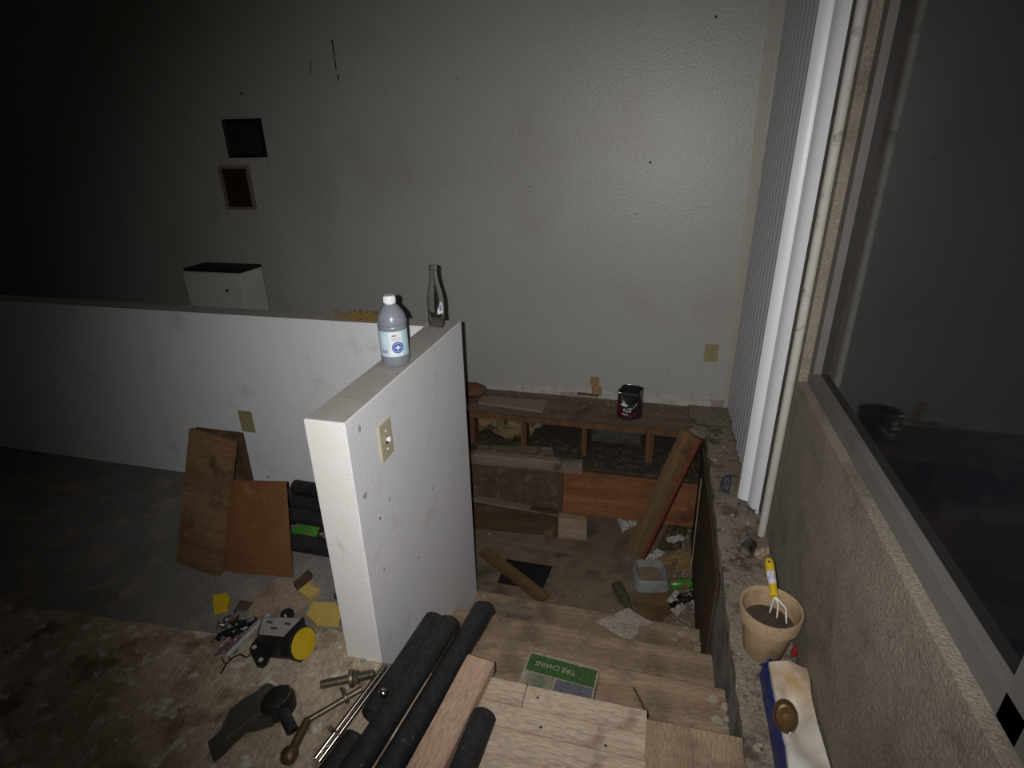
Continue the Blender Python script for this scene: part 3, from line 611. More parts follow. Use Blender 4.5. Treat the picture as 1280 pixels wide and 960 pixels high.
# brown bottle lying on the landing
p0 = G(770, 730, ZL+.034); p1 = G(791, 768, ZL+.022); Mx, L = cylM(p0, p1); L = max(L, .17)
t = thing('brown_bottle', 'olive brown glass bottle lying beside the grey bowl', 'bottle', M=Mx)
obj('body', lathe([(0, .006), (.02, 0), (.028, .004), (.031, .012), (.031, L*.5), (.026, L*.62), (.014, L*.8), (.0125, L*.98), (.014, L), (.010, L), (.0095, L*.8), (.022, L*.62), (.028, L*.5), (.028, .014), (0, .012)], 28), M_OLGL, t, M=Mx, world=False, smooth=True)
obj('neck_ring', lathe([(.0125, L-.012), (.0155, L-.010), (.0155, L-.004), (.0125, L-.002)], 24), M_OLGL, t, M=Mx, world=False, smooth=True)
def soda(name, p0, p1, r, label, group=None, m=M_GREEN):
    Mx, L = cylM(p0, p1); t = thing(name, label, 'can', M=Mx, group=group)
    obj('body', lathe([(r*.78, .004), (r*.82, 0), (r, .012), (r, L-.014), (r*.84, L-.002)], 32), m, t, M=Mx, world=False, smooth=True)
    obj('lid', lathe([(0, L-.007), (r*.72, L-.007), (r*.76, L-.001), (r*.84, L), (r*.86, L-.004)], 32), M_ALU, t, M=Mx, world=False, smooth=True)
    obj('base', lathe([(0, .010), (r*.6, .006), (r*.78, 0), (r*.82, .001)], 32), M_ALU, t, M=Mx, world=False, smooth=True)
    return t
soda('drink_can', Vector((.192, 2.425, ZL+.07)), Vector((.302, 2.45, ZL+.08)), .030, 'green drink can lying among rubbish by the stained panel')
# paper on the third step
t = thing('paper_stack', 'few dirty folded paper sheets lying on the lowest step', 'paper', G(780, 781, -.55))
for k, (a_, dz) in enumerate((((0, 0), .001), ((-5, 1), .004), ((-9, 3), .007))):
    cs = [(747+a_[0]*.4, 778), (785, 760.5), (815, 779), (786+a_[0], 800-a_[1])]
    obj('sheet', crumple([G(c[0], c[1], -.549+dz) for c in cs][::1], .004, 3+k, 12, .0008, 8, .001), M_PAPER, t, smooth=False)
# scraps in the pit corner
def scrap(name, pxs, zz, amp, seed, m, label, cat, group=None, n=10, **k):
    return tag(obj(name, crumple([G(a, b, zz) for a, b in pxs], amp, seed, n, **k), m), label, cat, group)
scrap('torn_cardboard', [(820, 700), (856, 686), (862, 694), (826, 712)], ZL+.05, .01, 3, M_CARD, 'tan torn cardboard piece behind the grey bowl', 'cardboard')
scrap('torn_cardboard', [(842, 716), (852, 694), (869, 694), (869, 716)], ZL+.04, .012, 5, M_CARD, 'tan cardboard corner leaning by the green can', 'cardboard')
scrap('black_sheet', [(832, 752), (868, 738), (872, 748), (842, 764)], ZL+.012, .02, 6, M_BLKPL, 'crumpled black sheet under the green can', 'plastic')  # crumpled near-black sheet below the can
scrap('paper_scrap', [(833, 752), (846, 737), (850, 742), (839, 756)], ZL+.03, .015, 8, M_TRASH, 'upright white paper scrap beside the grey bowl', 'paper')
scrap('paper_scrap', [(838, 764), (852, 755), (860, 760), (846, 772)], ZL+.03, .025, 9, M_PAPER, 'crumpled pinkish paper wad near the black sheet', 'paper')
scrap('paper_scrap', [(864, 752), (868, 752), (873, 772), (869, 772)], ZL+.03, .012, 10, M_TRASH, 'thin white paper sliver against the stained panel', 'paper')
scrap('plastic_wad', [(771, 652), (796, 645), (800, 655), (778, 668)], ZL+.002, .045, 12, M_TRASH, 'crumpled white plastic below the orange panel', 'plastic')
scrap('plastic_wad', [(805, 700), (822, 688), (832, 694), (815, 703)], ZL+.02, .03, 14, M_TRASH, 'white crumpled scrap behind the pet bowl', 'plastic')
scrap('plastic_wad', [(832, 676), (850, 670), (856, 676), (838, 682)], ZL+.05, .03, 15, M_TRASH, 'pale crumpled scrap in the corner under the leaning board', 'plastic')
scrap('dark_rag', [(820, 690), (838, 655), (862, 660), (850, 690)], ZL+.02, .05, 16, M_MOLD, 'dark mouldy rag heaped in the pit corner', 'rag')
rn = random.Random(5)
def chips(name, items, label, group, m=M_CHIP):
    for k, (px, py, zz, s) in enumerate(items):
        p = G(px, py, zz+.001); a = rn.uniform(0, 6.28)
        pts = [Vector((math.cos(a+t_)*s*rn.uniform(.5, 1.0), math.sin(a+t_)*s*rn.uniform(.3, .7), 0))+p for t_ in (0, 1.1, 2.2, 3.4, 4.4, 5.4)]
        o = obj(name, prism(pts, (rn.uniform(-.003, .003), rn.uniform(-.003, .003), rn.uniform(.006, .012))), m)
        tag(o, label, 'rubble', group)
chips('plaster_chip', [(891, 876, -.18, .022), (906, 886, -.18, .02), (898, 902, -.18, .028), (908, 900, -.18, .018), (904, 912, -.18, .016)], 'pale plaster chip on the top step beside the ledge', 'plaster chips on the top step')
chips('pink_chip', [(901, 877, -.18, .018)], 'pinkish red chip among plaster on the top step', None, M_PINK)
chips('plaster_chip', [(842, 800, -.55, .02), (853, 793, -.55, .024), (868, 800, -.55, .016), (879, 806, -.55, .022), (872, 812, -.55, .018), (857, 786, -.55, .014)], 'pale plaster flake on the lowest step', 'plaster flakes on the lowest step')
chips('plaster_chip', [(767, 763, ZL, .012), (725, 745, ZL, .008), (612, 668, ZL, .014), (795, 686, ZL, .012), (858, 672, ZL+.02, .02), (852, 682, ZL+.02, .018), (862, 664, ZL+.02, .02)], 'small pale plaster flake on the landing', 'plaster flakes on the landing')
chips('plaster_chip', [(424, 824, .005, .012), (440, 827, .005, .014), (455, 828, .005, .012), (605, 747, -.55, .016), (596, 752, -.5, .012)], 'plaster crumb at the foot of the white half wall', 'plaster crumbs at the half wall foot')
plank('stick', G(792, 860, -.177), G(811, 897, -.177), (0, 0, 1), .008, .006, M_TWIG, None, label='short dark stick on the top step beside the flooring', cat='stick')

# tire chains carton
tl, tr_ = G(663, 813, -.14), G(750, 836, -.14); u = (tr_-tl).normalized(); v = Vector((u.y, -u.x, 0)); W_ = (tr_-tl).length; Dp = .19
TM = Matrix.Translation((tl+tr_)/2 + v*Dp/2 + Vector((0, 0, -.04))) @ Matrix((-u, v, Vector((0, 0, 1)))).transposed().to_4x4()
# local frame: X to the reader's right when read from the far side, Y toward the photographer
TM = Matrix.Translation(TM.translation) @ Matrix((-u, -(-v), Vector((0, 0, 1)))).transposed().to_4x4()
t = thing('tire_chain_box', 'worn green and blue tire chains carton lying on the top step', 'box', M=TM)
bm = box(bmesh.new(), W_, Dp, .038, (0, 0, .020)); bmesh.ops.subdivide_edges(bm, edges=bm.edges, cuts=5)
for v_ in bm.verts: v_.co += Vector((noise.noise(v_.co*30), noise.noise(v_.co*30+Vector((5, 0, 0))), 0))*.003
obj('carton', bm, M_BOXE, t, M=TM, world=False)
g0, g1 = -Dp/2+.01, -Dp/2+.078
obj('green_band', box(bmesh.new(), W_-.014, g1-g0, .0008, (0, (g0+g1)/2, .0396)), M_BOXG, t, M=TM, world=False)
obj('blue_panel', box(bmesh.new(), W_*.5, .095, .0008, (-W_*.22, g1+.052, .0396)), M_BOXB, t, M=TM, world=False)
pt_ = obj('picture_panel', box(bmesh.new(), W_*.36, .095, .0008, (W_*.24, g1+.052, .0396)), M_BOXT, t, M=TM, world=False)
bm = lathe([(0, 0), (.012, 0), (.022, 0), (.022, .0006), (0, .0006)], 20); bm.transform(Matrix.Translation((W_*.24, g1+.036, .0401)) @ Matrix.Diagonal((1, 1.3, 1, 1)))
obj('picture_shape', bm, M_BOXF, pt_, M=TM, world=False)
bm = text_mesh('TIRE CHAINS', .0245, .0003); bm.transform(Matrix.Translation((.022, (g0+g1)/2-.002, .0404)) @ Matrix.Rotation(0, 4, 'Z') @ Matrix.Diagonal((.98, 1.1, 1, 1)))
obj('lettering', bm, M_LETTER, t, M=TM, world=False)

# ------------------------------------------------------------------ ledge things
PM = Matrix.Translation((.415, 1.447, .0105)) @ Matrix.Diagonal((1, 1, 1.07, 1))
t = thing('flower_pot', 'dusty terracotta pot of soil on the concrete ledge', 'flower pot', M=PM)
obj('pot', lathe([(0, 0), (.056, 0), (.058, .003), (.0765, .118), (.083, .119), (.0885, .124), (.091, .162), (.089, .167), (.0835, .166), (.080, .160), (.077, .125), (.055, .012), (0, .012)], 48), M_TERRA, t, M=PM, world=False, smooth=True)
bm = lathe([(0, .105), (.02, .1045), (.04, .106), (.055, .104), (.0735, .1055)], 32)
for v_ in bm.verts: v_.co.z += .006*noise.noise(v_.co*40)
obj('soil', bm, M_SOIL, t, M=PM, world=False)
h1 = G(961, 699, .245); k0 = G(968, 746, .207); kd = (h1-k0)
t = thing('hand_cultivator', 'yellow handled hand cultivator with white tines in the pot', 'garden tool', k0)
Mx, L = cylM(k0, h1)
obj('handle', lathe([(0, 0), (.011, 0), (.0125, .004), (.0115, .02), (.0135, L*.5), (.0145, L*.85), (.012, L*.97), (0, L)], 20), M_YEL, t, M=Mx, world=False, smooth=True)
acx = math.atan2(*(Mx.inverted() @ EYE).yx)
obj('sticker', cpatch(.0142, acx-.9, acx+.9, L*.28, L*.62, 10), M_STICK, t, M=Mx, world=False)
obj('hang_hole', lathe([(0, 0), (.004, 0), (.004, .001), (0, .001)], 12, M=Matrix.Translation((.0138*math.cos(acx), .0138*math.sin(acx), L*.86)) @ frame((0, 0, 1), (math.cos(acx), math.sin(acx), 0))), M_DARKGAP, t, M=Mx, world=False)
for px, py in ((962, 766), (971, 772), (983, 779)):
    tp = G(px, py, .122); mid = k0.lerp(tp, .45) + Vector(((tp.x-k0.x)*.35, 0, .006))
    obj('tine', tube([k0 + kd.normalized()*.004, k0.lerp(mid, .5)+Vector((0, -.002, .004)), mid, mid.lerp(tp, .6), tp], [.003, .003, .003, .003, .0022], 8), M_TINE, t, smooth=True)
# jar
p0 = G(930, 692, .038); p1 = G(941, 676, .036); Mx, L = cylM(p0, p1); L = .075
t = thing('glass_jar', 'small dirty glass jar lying on its side on the ledge', 'jar', M=Mx)
obj('body', lathe([(.017, 0), (.0205, 0), (.0205, .010), (.0225, .014), (.0245, .022), (.0245, L-.004), (.02, L), (0, L-.002), (0, L-.005), (.021, L-.006), (.0215, .022), (.017, .012), (.017, 0)], 28), M_GLASS, t, M=Mx, world=False, smooth=True)
obj('rim_ring', lathe([(.0205, .002), (.0225, .003), (.0225, .006), (.0205, .007)], 28), M_GLASS, t, M=Mx, world=False, smooth=True)
obj('dirt_fill', lathe([(0, .018), (.018, .02), (.0195, L-.012), (0, L-.009)], 20), M_DIRT, t, M=Mx, world=False)
scrap('grey_scrap', [(897, 617), (904, 598), (914, 600), (911, 621)], .012, .04, 21, M_GCLOTH, 'folded dark grey plastic scrap on the ledge before the blinds', 'plastic')
scrap('dark_scrap', [(933, 634), (940, 625), (947, 640), (941, 644)], .012, .02, 22, M_GCLOTH, 'dark curled scrap under the bottom of the blinds', 'plastic')
scrap('pale_scrap', [(942, 697), (953, 684), (962, 690), (955, 704)], .012, .02, 23, M_CARDP, 'crumpled brown scrap between the jar and the wall', 'paper')
tag(obj('red_scrap', blob(.009, .009, .022, 4, .3), M_RED, M=Matrix.Translation(G(991, 822, .011)), world=False), 'small red plastic bit behind the pot near the sack', 'plastic')
chips('plaster_chip', [(949, 932, .011, .012), (946, 938, .011, .01), (935, 655, .011, .012), (915, 645, .011, .012), (905, 560, .011, .012), (893, 575, .011, .02)], 'pale plaster crumb on the concrete ledge', 'plaster crumbs on the ledge')
# sack
SM = Matrix.Translation((.45, 1.1, .011))
t = thing('plastic_sack', 'torn white and blue plastic sack slumped on the ledge', 'sack', M=SM)
def zt(x, y): return .085 + .03*noise.noise(Vector((x*12, y*9, 1))) - .045*math.exp(-(((x-.455)/.03)**2+((y-1.19)/.07)**2))
bm = bmesh.new(); n = 22; g = []
for i in range(n+1):
    yy = .86 + (1.335-.86)*i/n
    row = []
    for j in range(n+1):
        xx = .404 + (.503-.404)*j/n + .006*noise.noise(Vector((yy*14, j*.3, 2)))
        row.append(bm.verts.new((xx, yy, zt(xx, yy)*(1 - .25*(j == 0)))))
    g.append(row)
for i in range(n):
    for j in range(n): bm.faces.new((g[i][j], g[i][j+1], g[i+1][j+1], g[i+1][j]))
edge = [g[0][j] for j in range(n)] + [g[i][n] for i in range(n)] + [g[n][n-j] for j in range(n)] + [g[n-i][0] for i in range(n)]
lowr = [bm.verts.new((v_.co.x, v_.co.y, .011)) for v_ in edge]
for k in range(len(edge)):
    k2 = (k+1) % len(edge); bm.faces.new((edge[k], edge[k2], lowr[k2], lowr[k]))
bm.faces.new(lowr)
obj('white_body', bm, M_SACKW, t, smooth=True)
bm = bmesh.new(); L0 = []; n = 20
for i in range(n+1):
    yy = .86 + (1.345-.86)*i/n; xo = .006*noise.noise(Vector((yy*14, 0, 2)))
    ztop = zt(.404+xo, yy)*.75+.012+.006*noise.noise(Vector((yy*30, 2, 2)))
    L0.append([bm.verts.new((.392+xo, yy, .0112)), bm.verts.new((.396+xo, yy, .05)), bm.verts.new((.404+xo, yy, ztop)), bm.verts.new((.412+xo, yy, ztop-.004)), bm.verts.new((.402+xo, yy, .0112))])
for a, b in zip(L0, L0[1:]):
    for k in range(5): bm.faces.new((a[k], a[(k+1) % 5], b[(k+1) % 5], b[k]))
bm.faces.new(L0[0]); bm.faces.new(L0[-1][::-1])
obj('blue_side', bm, M_SACKB, t)
obj('blue_tear', crumple([(.398, 1.325, .07), (.425, 1.345, .075), (.425, 1.36, .03), (.398, 1.35, .03)], .02, 3), M_SACKB, t)
q = G(983, 900, .10); GM = Matrix.Translation(q + Vector((0, 0, .004))) @ Matrix.Rotation(R(20), 4, 'X') @ Matrix.Rotation(R(-22), 4, 'Y')
t = thing('amber_glass_dish', 'brown glass dish lying on the white plastic sack', 'dish', M=GM)
bm = lathe([(0, 0), (.022, 0), (.028, .006), (.031, .020), (.029, .021), (.025, .008), (0, .005)], 32); bm.transform(Matrix.Diagonal((.95, 1.35, 1, 1)))
obj('dish', bm, M_AMBER, t, M=GM, world=False, smooth=True)
bm = lathe([(0, .0055), (.018, .0065), (.0235, .0095)], 24); bm.transform(Matrix.Diagonal((.95, 1.35, 1, 1)))
obj('residue', bm, M_BRONZE, t, M=GM, world=False)

# ------------------------------------------------------------------ black pipes, stud, hardware at the head of the steps
RP = .034
def black_pipe(p0, p1, label, r=RP, group=None):
    Mx, L = cylM(p0, p1); o = obj('black_pipe', pipe((0, 0, 0), (0, 0, L), r, .006), M_ABS, M=Mx, world=False, smooth=True); return tag(o, label, 'pipe', group)
def ext(a, b, k): return b + (b-a).normalized()*k
z1 = .001+RP
black_pipe((-.632, 1.30, z1), (-.674, .934, z1), 'shortest black pipe of the three, running along the half wall foot')
black_pipe((-.566, 1.268, .068), (-.681, .46, .066), 'middle black pipe of the three beside the half wall')
black_pipe((-.486, 1.385, z1), (-.610, .46, z1), 'black pipe beside the pinkish stud reaching out over the steps')
black_pipe((-.687, .866, z1), (-.753, .45, z1), 'black pipe end lying under the twin chrome rods')
zz = .022+RP
black_pipe((-.364, .996, zz), (-.394, .54, zz), 'black pipe end on the flooring boards beside the stud')
a, b = G(594, 832, .022) + Vector((.021, 0, 0)), G(527, 962, .022) + Vector((.021, 0, 0))
sd = thing('pine_stud', 'pinkish rough pine stud lying beside the black pipes', 'lumber', a)
plank('stud', a, ext(a, b, .3), (0, 0, 1), .088, .04, M_STUDP, sd, bev=.003, warp=.003)
# steel ball
q = G(482, 873, .075)
tag(obj('steel_ball', lathe([(0, -.0135)]+[(.0135*math.cos(R(t_)), .0135*math.sin(R(t_))) for t_ in range(-75, 90, 15)]+[(0, .0135)], 24), M_CHROME, M=Matrix.Translation((-.653, .975, .0835)), world=False, smooth=True), 'shiny steel ball resting between two black pipes', 'ball')
# twin rods with clip
a, b = G(486, 830, .101), G(396, 949, .020); b.z = .016
t = thing('twin_rods', 'pair of chrome rods joined by a clip leaning on the pipes', 'rod', b)
sd_ = (a-b).cross(Vector((0, 0, 1))).normalized()*.0075
obj('rod', rod(b+sd_, a+sd_, .0065), M_CHROME, t, smooth=True); obj('rod', rod(b-sd_, a-sd_+(b-a)*.03, .0065), M_CHROME, t, smooth=True)
c = b.lerp(a, .25); ud = (a-b).normalized()
obj('clip', tube([c+sd_*2.1*math.cos(t_)+Vector((0, 0, 1))*.010*math.sin(t_) for t_ in [2*math.pi*k/16 for k in range(17)]], .0035, 8), M_STEEL, t, smooth=True)
obj('clip_tongue', rod(c-sd_*2.0, c-sd_*4.2+Vector((0, 0, .006)), .006, seg=12), M_STEEL, t, smooth=True)
# hitch pin: bent rod with ball end
pts = [G(452, 861, .030), G(430, 873, .024), G(384, 901, .017)]
t = thing('bent_pin', 'bent steel pin with round knob end on the plywood', 'pin', pts[2])
obj('rod', rod(pts[0], pts[2], .0085), M_STEEL, t, smooth=True)
kn = G(362, 944, .022)
obj('handle', tube([pts[2]+(pts[0]-pts[2])*.05, pts[2], pts[2].lerp(kn, .15), pts[2].lerp(kn, .5), kn], [.0095, .0115, .0125, .0125, .0135], 16), M_BRONZE, t, smooth=True)
obj('knob', blob(.024, .024, .021, 2, .08), M_BRONZE, t, M=Matrix.Translation((kn.x, kn.y, .002)), world=False, smooth=True)
cc = G(432, 872, .026); uu = (pts[0]-pts[2]).normalized()
obj('collar', lathe([(.008, -.006), (.016, -.006), (.017, -.004), (.017, .004), (.016, .006), (.008, .006)], 20, M=cylM(cc, cc+uu)[0]), M_STEEL, t, smooth=True)
obj('spring_clip', tube([cc, cc+Vector((-.012, .010, .006)), cc+Vector((-.018, .018, .004)), cc+Vector((-.026, .022, .002))], .006, 8), M_STEEL, t, smooth=True)
# bolt
a, b = G(401, 856, .02), G(468, 842, .034)
t = thing('steel_bolt', 'thick rusty bolt with flange lying at the half wall corner', 'bolt', a)
obj('shank', rod(a, b, .0125, seg=20), M_STEEL, t, smooth=True)
for k in range(9):
    c = a.lerp(b, .66+.034*k); obj('thread', lathe([(.012, -.0015), (.0148, 0), (.012, .0015)], 20, M=cylM(c, b)[0]), M_STEEL, t)
c = a.lerp(b, .58); obj('flange', lathe([(.012, -.006), (.026, -.006), (.027, .0), (.024, .006), (.012, .008)], 24, M=cylM(c, b)[0]), M_STEEL, t, smooth=True)
c = a.lerp(b, .66); obj('nut', lathe([(.012, -.005), (.02, -.005), (.02, .008), (.012, .008)], 6, M=cylM(c, b)[0]), M_STEEL, t)

# hitch coupler
def pxl(lst, ox, oy, s, zz): return [G(ox+x/s, oy+y/s, zz) for x, y in lst]
out = pxl([(30, 690), (70, 600), (110, 500), (230, 400), (380, 310), (440, 250), (490, 255), (560, 300), (580, 400), (540, 500), (490, 560), (330, 610), (250, 620), (130, 720), (40, 820), (-60, 900), (-90, 800)], 275, 830, 7.385, .012)
t = thing('hitch_coupler', 'heavy black metal coupler with a stub pin on the plywood', 'hardware', (out[4].x, out[4].y, .004))
bm = prism([Vector((p.x, p.y, .006)) for p in out], (0, 0, .040)); obj('arm', bm, M_GREYBLK, t, bev=.010, smooth=True)
hc = G(348, 878, .04)
bm = lathe([(0, 0), (.036, 0), (.042, .006), (.043, .045), (.036, .060), (.022, .066), (0, .067)], 28); bm.transform(Matrix.Diagonal((.95, 1.1, 1, 1)))
obj('socket_head', bm, M_BLACK, t, M=Matrix.Translation((hc.x, hc.y, .005)) @ Matrix.Rotation(R(-30), 4, 'Z'), world=False, smooth=True)
a, b = G(353, 888, .045), G(366, 915, .022)
obj('stub_pin', rod(a, b, .0165, seg=20), M_BLACK, t, smooth=True)
obj('rib', tube([Vector((q.x, q.y, .049)) for q in pxl([(60, 700), (200, 590), (310, 500), (380, 470), (450, 500), (490, 555)], 275, 830, 7.385, .045)], .0028, 8), M_STEEL, t, smooth=True)
obj('rim_line', tube([hc+Vector((.034*math.cos(R(q)), .038*math.sin(R(q)), .028)) for q in range(-30, 80, 15)], .0025, 8), M_STEEL, t, smooth=True)
for px, py in ((347, 885), (347, 878)): obj('rivet', lathe([(0, 0), (.004, 0), (.003, .003), (0, .004)], 12), M_CHROME, t, M=Matrix.Translation((G(px, py, .072).x, G(px, py, .072).y, .071)), world=False, smooth=True)

# black unit with yellow disc
TLc, TRc, BRc, BLc = G(327, 771, .10), G(379, 772, .10), G(355, 797, .10), G(322, 794, .10)
t = thing('black_solenoid', 'black bracketed unit with grey label and round yellow face', 'device', (-1.08, 1.09, .006))
zb = Vector((0, 0, -.094))
bm = prism([TLc, TRc, BRc, BLc], zb); obj('housing', bm, M_BLACK, t, bev=.006, smooth=True)
cen = (TLc+TRc+BRc+BLc)/4
obj('label', prism([cen.lerp(p, .93)+Vector((0, 0, .0004)) for p in (TLc, TRc, BRc, BLc)], (0, 0, .0006)), M_LABELG, t)
for k, (fx, fy) in enumerate(((.25, .3), (.75, .35), (.45, .6))):
    p = TLc.lerp(TRc, fx).lerp(BLc.lerp(BRc, fx), fy); obj('label_mark', bounds(p.x-.010, p.x+.010, p.y-.004, p.y+.004, .101, .1018), M_INK, t)
ex = (TRc-BRc).normalized(); en = Vector((ex.y, -ex.x, 0)).normalized()
if en.x < 0: en = -en
en = (en + Vector((0, -.55, .25))).normalized()
fc = (TRc+BRc)/2 + Vector((.022, -.012, -.048))
Mx = Matrix.Translation(fc) @ frame(ex, en)
obj('end_plate', lathe([(0, -.03), (.055, -.03), (.058, -.026), (.058, .006), (.055, .010), (0, .010)], 6), M_BLACK, t, M=Mx, world=False)
obj('yellow_disc', lathe([(0, .011), (.046, .011), (.048, .013), (.047, .018), (0, .019)], 40), M_YEL, t, M=Mx, world=False, smooth=True)
fo = [Vector((q.x, q.y, .026)) for q in pxl([(292, 575), (318, 512), (372, 452), (470, 560), (492, 640), (462, 705), (420, 738), (362, 722), (328, 655)], 275, 740, 8, .038)]
obj('flange', prism(fo, (0, 0, .012)), M_BLACK, t, bev=.004)
for px, py in ((318, 809), (326, 825)):
    q = G(px, py, .038); obj('bushing', lathe([(0, 0), (.0075, 0), (.0075, .002), (.004, .003), (0, .001)], 16), M_TRASH, t, M=Matrix.Translation((q.x, q.y, .0382)), world=False)
q = G(358, 769, .085); Mx = Matrix.Translation(q) @ frame((1, 0, 0), Vector((-.1, -.9, .4)))
lg = obj('lug', lathe([(.005, -.012), (.019, -.012), (.020, -.01), (.020, .004), (.019, .006), (.005, .006), (.005, -.012)], 20), M_BLACK, t, M=Mx, world=False, smooth=True)
obj('bushing', lathe([(0, .003), (.0062, .003), (.0062, .005), (0, .005)], 14), M_TRASH, lg, M=Mx, world=False)

# foam, paper and small scraps on the left floor
def flat(name, pxs, zz, th, m, label, cat, jit=.001, group=None, bev=0):
    return tag(obj(name, prism(rough_outline([G(a, b, zz) for a, b in pxs], .03, jit, 3), (0, 0, th)), m, bev=bev), label, cat, group)
flat('kraft_paper', [(300, 792), (318, 752), (338, 730), (352, 724), (398, 728), (402, 745), (372, 766), (345, 775), (330, 788)], .002, .003, M_CARDP, 'flattened brown kraft paper on the floor before the hardboard', 'paper', .006)
flat('foam_piece', [(386, 731), (400, 740), (388, 752), (374, 741)], .012, .012, M_SPONGE, 'small square yellow foam piece on the floor', 'foam')
flat('foam_piece', [(392, 756), (420, 757), (428, 768), (424, 784), (396, 783), (384, 772)], .004, .014, M_SPONGE, 'larger eight sided yellow foam piece at the half wall', 'foam')
flat('dark_offcut', [(368, 733), (386, 717), (391, 722), (373, 740)], .004, .02, M_DARKW, 'short dark wood offcut beside the small foam square', 'board')
flat('dark_rag', [(292, 768), (300, 752), (316, 755), (308, 764)], .003, .008, M_MOLD, 'dark stained rag piece on the grey floor', 'rag', .003)
flat('yellow_bit', [(268, 748), (284, 745), (289, 752), (285, 765), (268, 768)], .003, .015, M_YEL, 'bright yellow plastic bit on the grey floor', 'plastic', .004)
scrap('foil_wrapper', [(270, 788), (284, 772), (300, 773), (296, 788)], .006, .02, 31, M_FOIL, 'crinkled silver foil wrapper on the floor', 'wrapper')
scrap('dark_wrapper', [(262, 806), (296, 778), (326, 774), (300, 800)], .002, .03, 32, M_BLKPL, 'dark crumpled wrapper under the clear tube', 'wrapper')
scrap('clear_wrapper', [(268, 822), (288, 800), (308, 792), (296, 818)], .004, .02, 33, mat('dull_red_wrapper', (.10, .03, .035), (.17, .15, .14), scale=20, rough=.3), 'dull red and grey wrapper beside the clear tube', 'wrapper')
a, b = G(336, 768, .045), G(284, 819, .018)
tag(obj('clear_tube', pipe(b, a, .008, .002, seg=16), mat('milky_tube', (.42, .46, .46), (.25, .28, .28), scale=20, rough=.15, spec=.7), smooth=True), 'thin clear tube lying over the wrappers', 'tube')
pts = [G(x, y_, .005) for x, y_ in ((276, 842), (283, 830), (291, 822), (300, 818), (309, 822), (316, 816))]
tag(obj('black_wire', tube(pts, .003, 8), M_BLKPL, smooth=True), 'short curled black wire beside the black unit', 'wire')
pts = [G(x, y_, .006) for x, y_ in ((277, 822), (281, 829), (287, 827), (286, 820))]
tag(obj('wire_ring', tube(pts, .0025, 8), M_STEEL, smooth=True), 'small bent steel ring by the wrappers', 'ring')
pts = [G(x, y_, .006) for x, y_ in ((423, 741), (418, 743), (419, 748), (424, 748))]
tag(obj('wire_hook', tube(pts, .003, 8), M_BLACK, smooth=True), 'small black hook at the foot of the half wall', 'hook')
tag(obj('small_screw', rod(G(410, 729, .006), G(416, 727, .008), .004, seg=10), M_CHROME, smooth=True), 'small shiny screw on the floor near foam', 'screw')

# hardboard, planks, pipes before the rear partition
br, trp = Vector((-1.225, 1.386, .003)), GY(361, 606, 1.50)
u = (trp-br); left = Vector((-1, -.05, 0))
hb = plank('hardboard_panel', br+left*.19, trp+left*.19, Vector((0, -1, .2)), .38, .006, M_MASON, None, label='red brown hardboard panel leaning among planks before the rear half wall', cat='panel')
a, b = G(283, 712, .004), GY(303, 544, 1.52)
plank('leaning_plank', a+Vector((-.105, -.015, 0)), b+Vector((-.105, -.015, 0)), Vector((0, -1, .3)), .2, .02, wood('plank_brown', (.21, .125, .065), (.14, .08, .04), (.09, .05, .03), along='y', sc=9), None, label='brown wooden plank leaning over the hardboard panel', cat='board')
plank('dark_board', (-1.69, 1.665, .002), (-1.69, 1.675, .44), Vector((0, -1, 0)), .22, .05, M_DARKW, None, label='dark stained block of board standing behind the leaning plank', cat='board')
for (px, py, px2, py2, zc, lab) in ((386, 682, 412, 683, RP, 'black pipe lying in front of the green can'), (386, 643, 404, 648, RP, 'black pipe lying directly behind the green can'), (386, 630, 402, 635, RP, 'slimmer black pipe between its neighbours before the rear half wall'), (388, 609, 402, 614, RP+.02, 'uppermost black pipe against the rear half wall')):
    pass
for y0, y1, x0, x1, zc, lab in ((1.545, 1.545, -1.75, -.875, RP, 'black pipe lying in front of the green can'), (1.70, 1.69, -1.62, -.875, RP, 'black pipe lying directly behind the green can'), (1.785, 1.775, -1.7, -.875, RP, 'black pipe second from the rear half wall behind the hardboard'), (1.87, 1.855, -1.545, -.875, RP+.022, 'raised black pipe lying along the rear half wall')):
    black_pipe((x0, y0, zc), (x1, y1, zc), lab)
soda('drink_can', (-1.385, 1.622, .0295), (-1.262, 1.622, .0295), .0275, 'green and red drink can between black pipes before the rear half wall')
plank('pipe_batten', (-1.6, 1.875, .002), (-.9, 1.862, .002), (0, 0, 1), .06, .019, M_DARKW, None, label='dark batten under the raised black pipe', cat='board')
pb_ = G(388, 655, .02)

# ------------------------------------------------------------------ crumbs
def crumbs(name, n, fn, m, label, smin, smax, seed):
    rn = random.Random(seed); V = []; Fc = []
    for k in range(n):
        p = fn(rn); s = smin + (smax-smin)*rn.random()**3; b = len(V)
        a = rn.uniform(0, 6.28)
        for q in range(3): V.append((p[0]+s*math.cos(a+q*2.1)*rn.uniform(.6, 1), p[1]+s*math.sin(a+q*2.1)*rn.uniform(.6, 1), p[2]))
        V.append((p[0]+rn.uniform(-.3, .3)*s, p[1]+rn.uniform(-.3, .3)*s, p[2]+s*rn.uniform(.3, .9)))
        Fc += [(b, b+1, b+3), (b+1, b+2, b+3), (b+2, b, b+3), (b, b+2, b+1)]
    me = bpy.data.meshes.new(name); me.from_pydata(V, [], Fc); me.update(); me.materials.append(m)
    o = bpy.data.objects.new(name, me); C.objects.link(o); return tag(o, label, 'debris', kind='stuff')
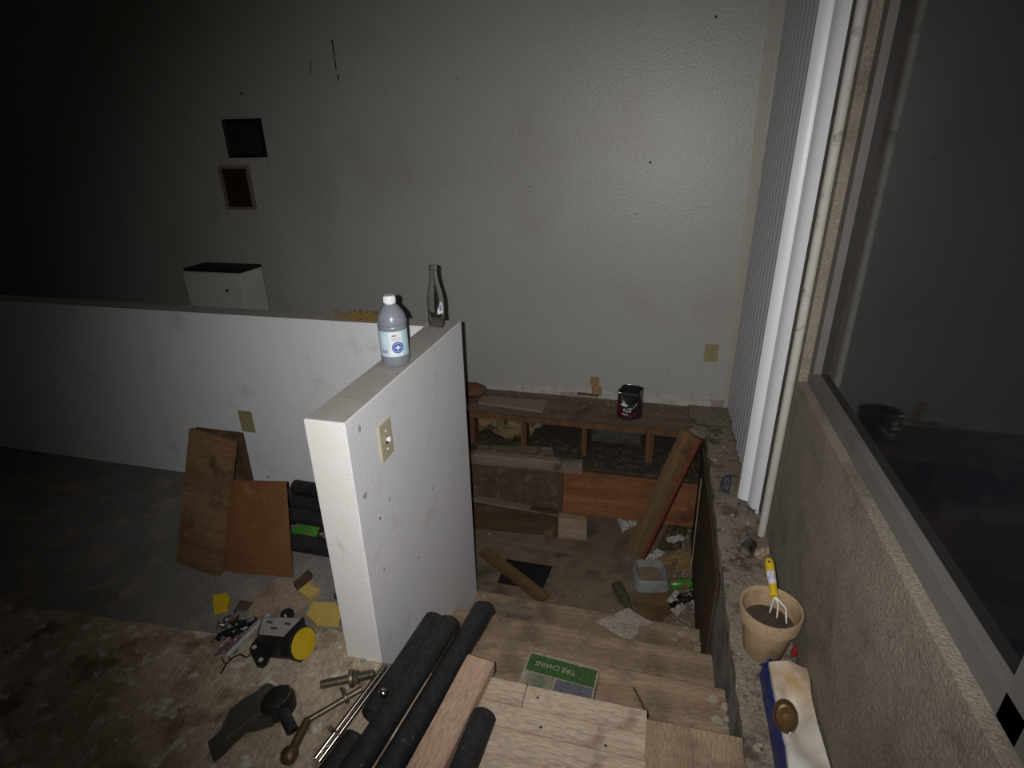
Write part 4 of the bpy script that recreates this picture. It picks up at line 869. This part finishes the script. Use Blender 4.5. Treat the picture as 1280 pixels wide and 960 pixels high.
def ledge_pt(rn):
    while 1:
        y = 3.24 - 2.2*rn.random()**1.6; x = rn.uniform(.34, .505) if y < 2.92 else rn.uniform(.26, .5)
        if (x-.415)**2+(y-1.447)**2 < .07**2 or (y < 1.37 and x > .385) or (2.15 < y < 3.24 and x > .42 and y < 2.3): continue
        return (x, y, .0102)
def land_pt(r):
    while 1:
        x, y = r.uniform(-.8, .31), r.uniform(2.06, 2.72)
        if not (-.9 < x < -.40 and 2.24 < y < 2.56): return (x, y, ZL+.0002)
crumbs('ledge_dirt', 1500, ledge_pt, M_DIRT, 'dark dirt and grit scattered on the concrete ledge', .002, .011, 1)
crumbs('ledge_grit', 260, ledge_pt, M_CRUMB, 'pale plaster grit scattered on the concrete ledge', .002, .008, 2)
crumbs('landing_grit', 420, land_pt, M_CRUMB, 'pale grit scattered over the landing', .001, .006, 3)
crumbs('corner_rubble', 420, lambda r: (min(.31, .31-abs(r.gauss(0, .05))), r.uniform(2.2, 2.79), ZL+.0002+.03*r.random()), M_CRUMB, 'white plaster rubble heaped along the stained panel', .003, .013, 4)
crumbs('bench_grit', 340, lambda r: (r.uniform(-1.0, .24), 3.245-.16*r.random()**2, .0005), M_CRUMB, 'plaster grit along the back wall on the bench', .002, .010, 5)
crumbs('step_grit', 200, lambda r: (r.uniform(.12, .31) if r.random() < .7 else r.uniform(-.4, .3), r.uniform(1.16, 1.42), -.1797), M_CRUMB, 'pale grit on the top step', .001, .006, 6)
crumbs('lower_step_grit', 200, lambda r: (.31-abs(r.gauss(0, .09)), r.uniform(1.76, 2.04), -.5497), M_CRUMB, 'pale grit at the end of the lowest step', .002, .008, 7)
crumbs('floor_grit', 260, lambda r: (r.uniform(-1.5, -.87), r.uniform(.8, 1.5), .0048), M_DIRT, 'dark grit scattered on the plywood beside the half wall', .001, .005, 8)
crumbs('bay_rubble', 500, lambda r: (r.uniform(-1.0, .3), r.uniform(2.84, 3.05), -.2365), mat('bay_dirt', (.07, .052, .036), (.13, .10, .075), scale=40, rough=1, contrast=.12), 'dirt and rubble lying inside the open bench bays', .003, .014, 9)
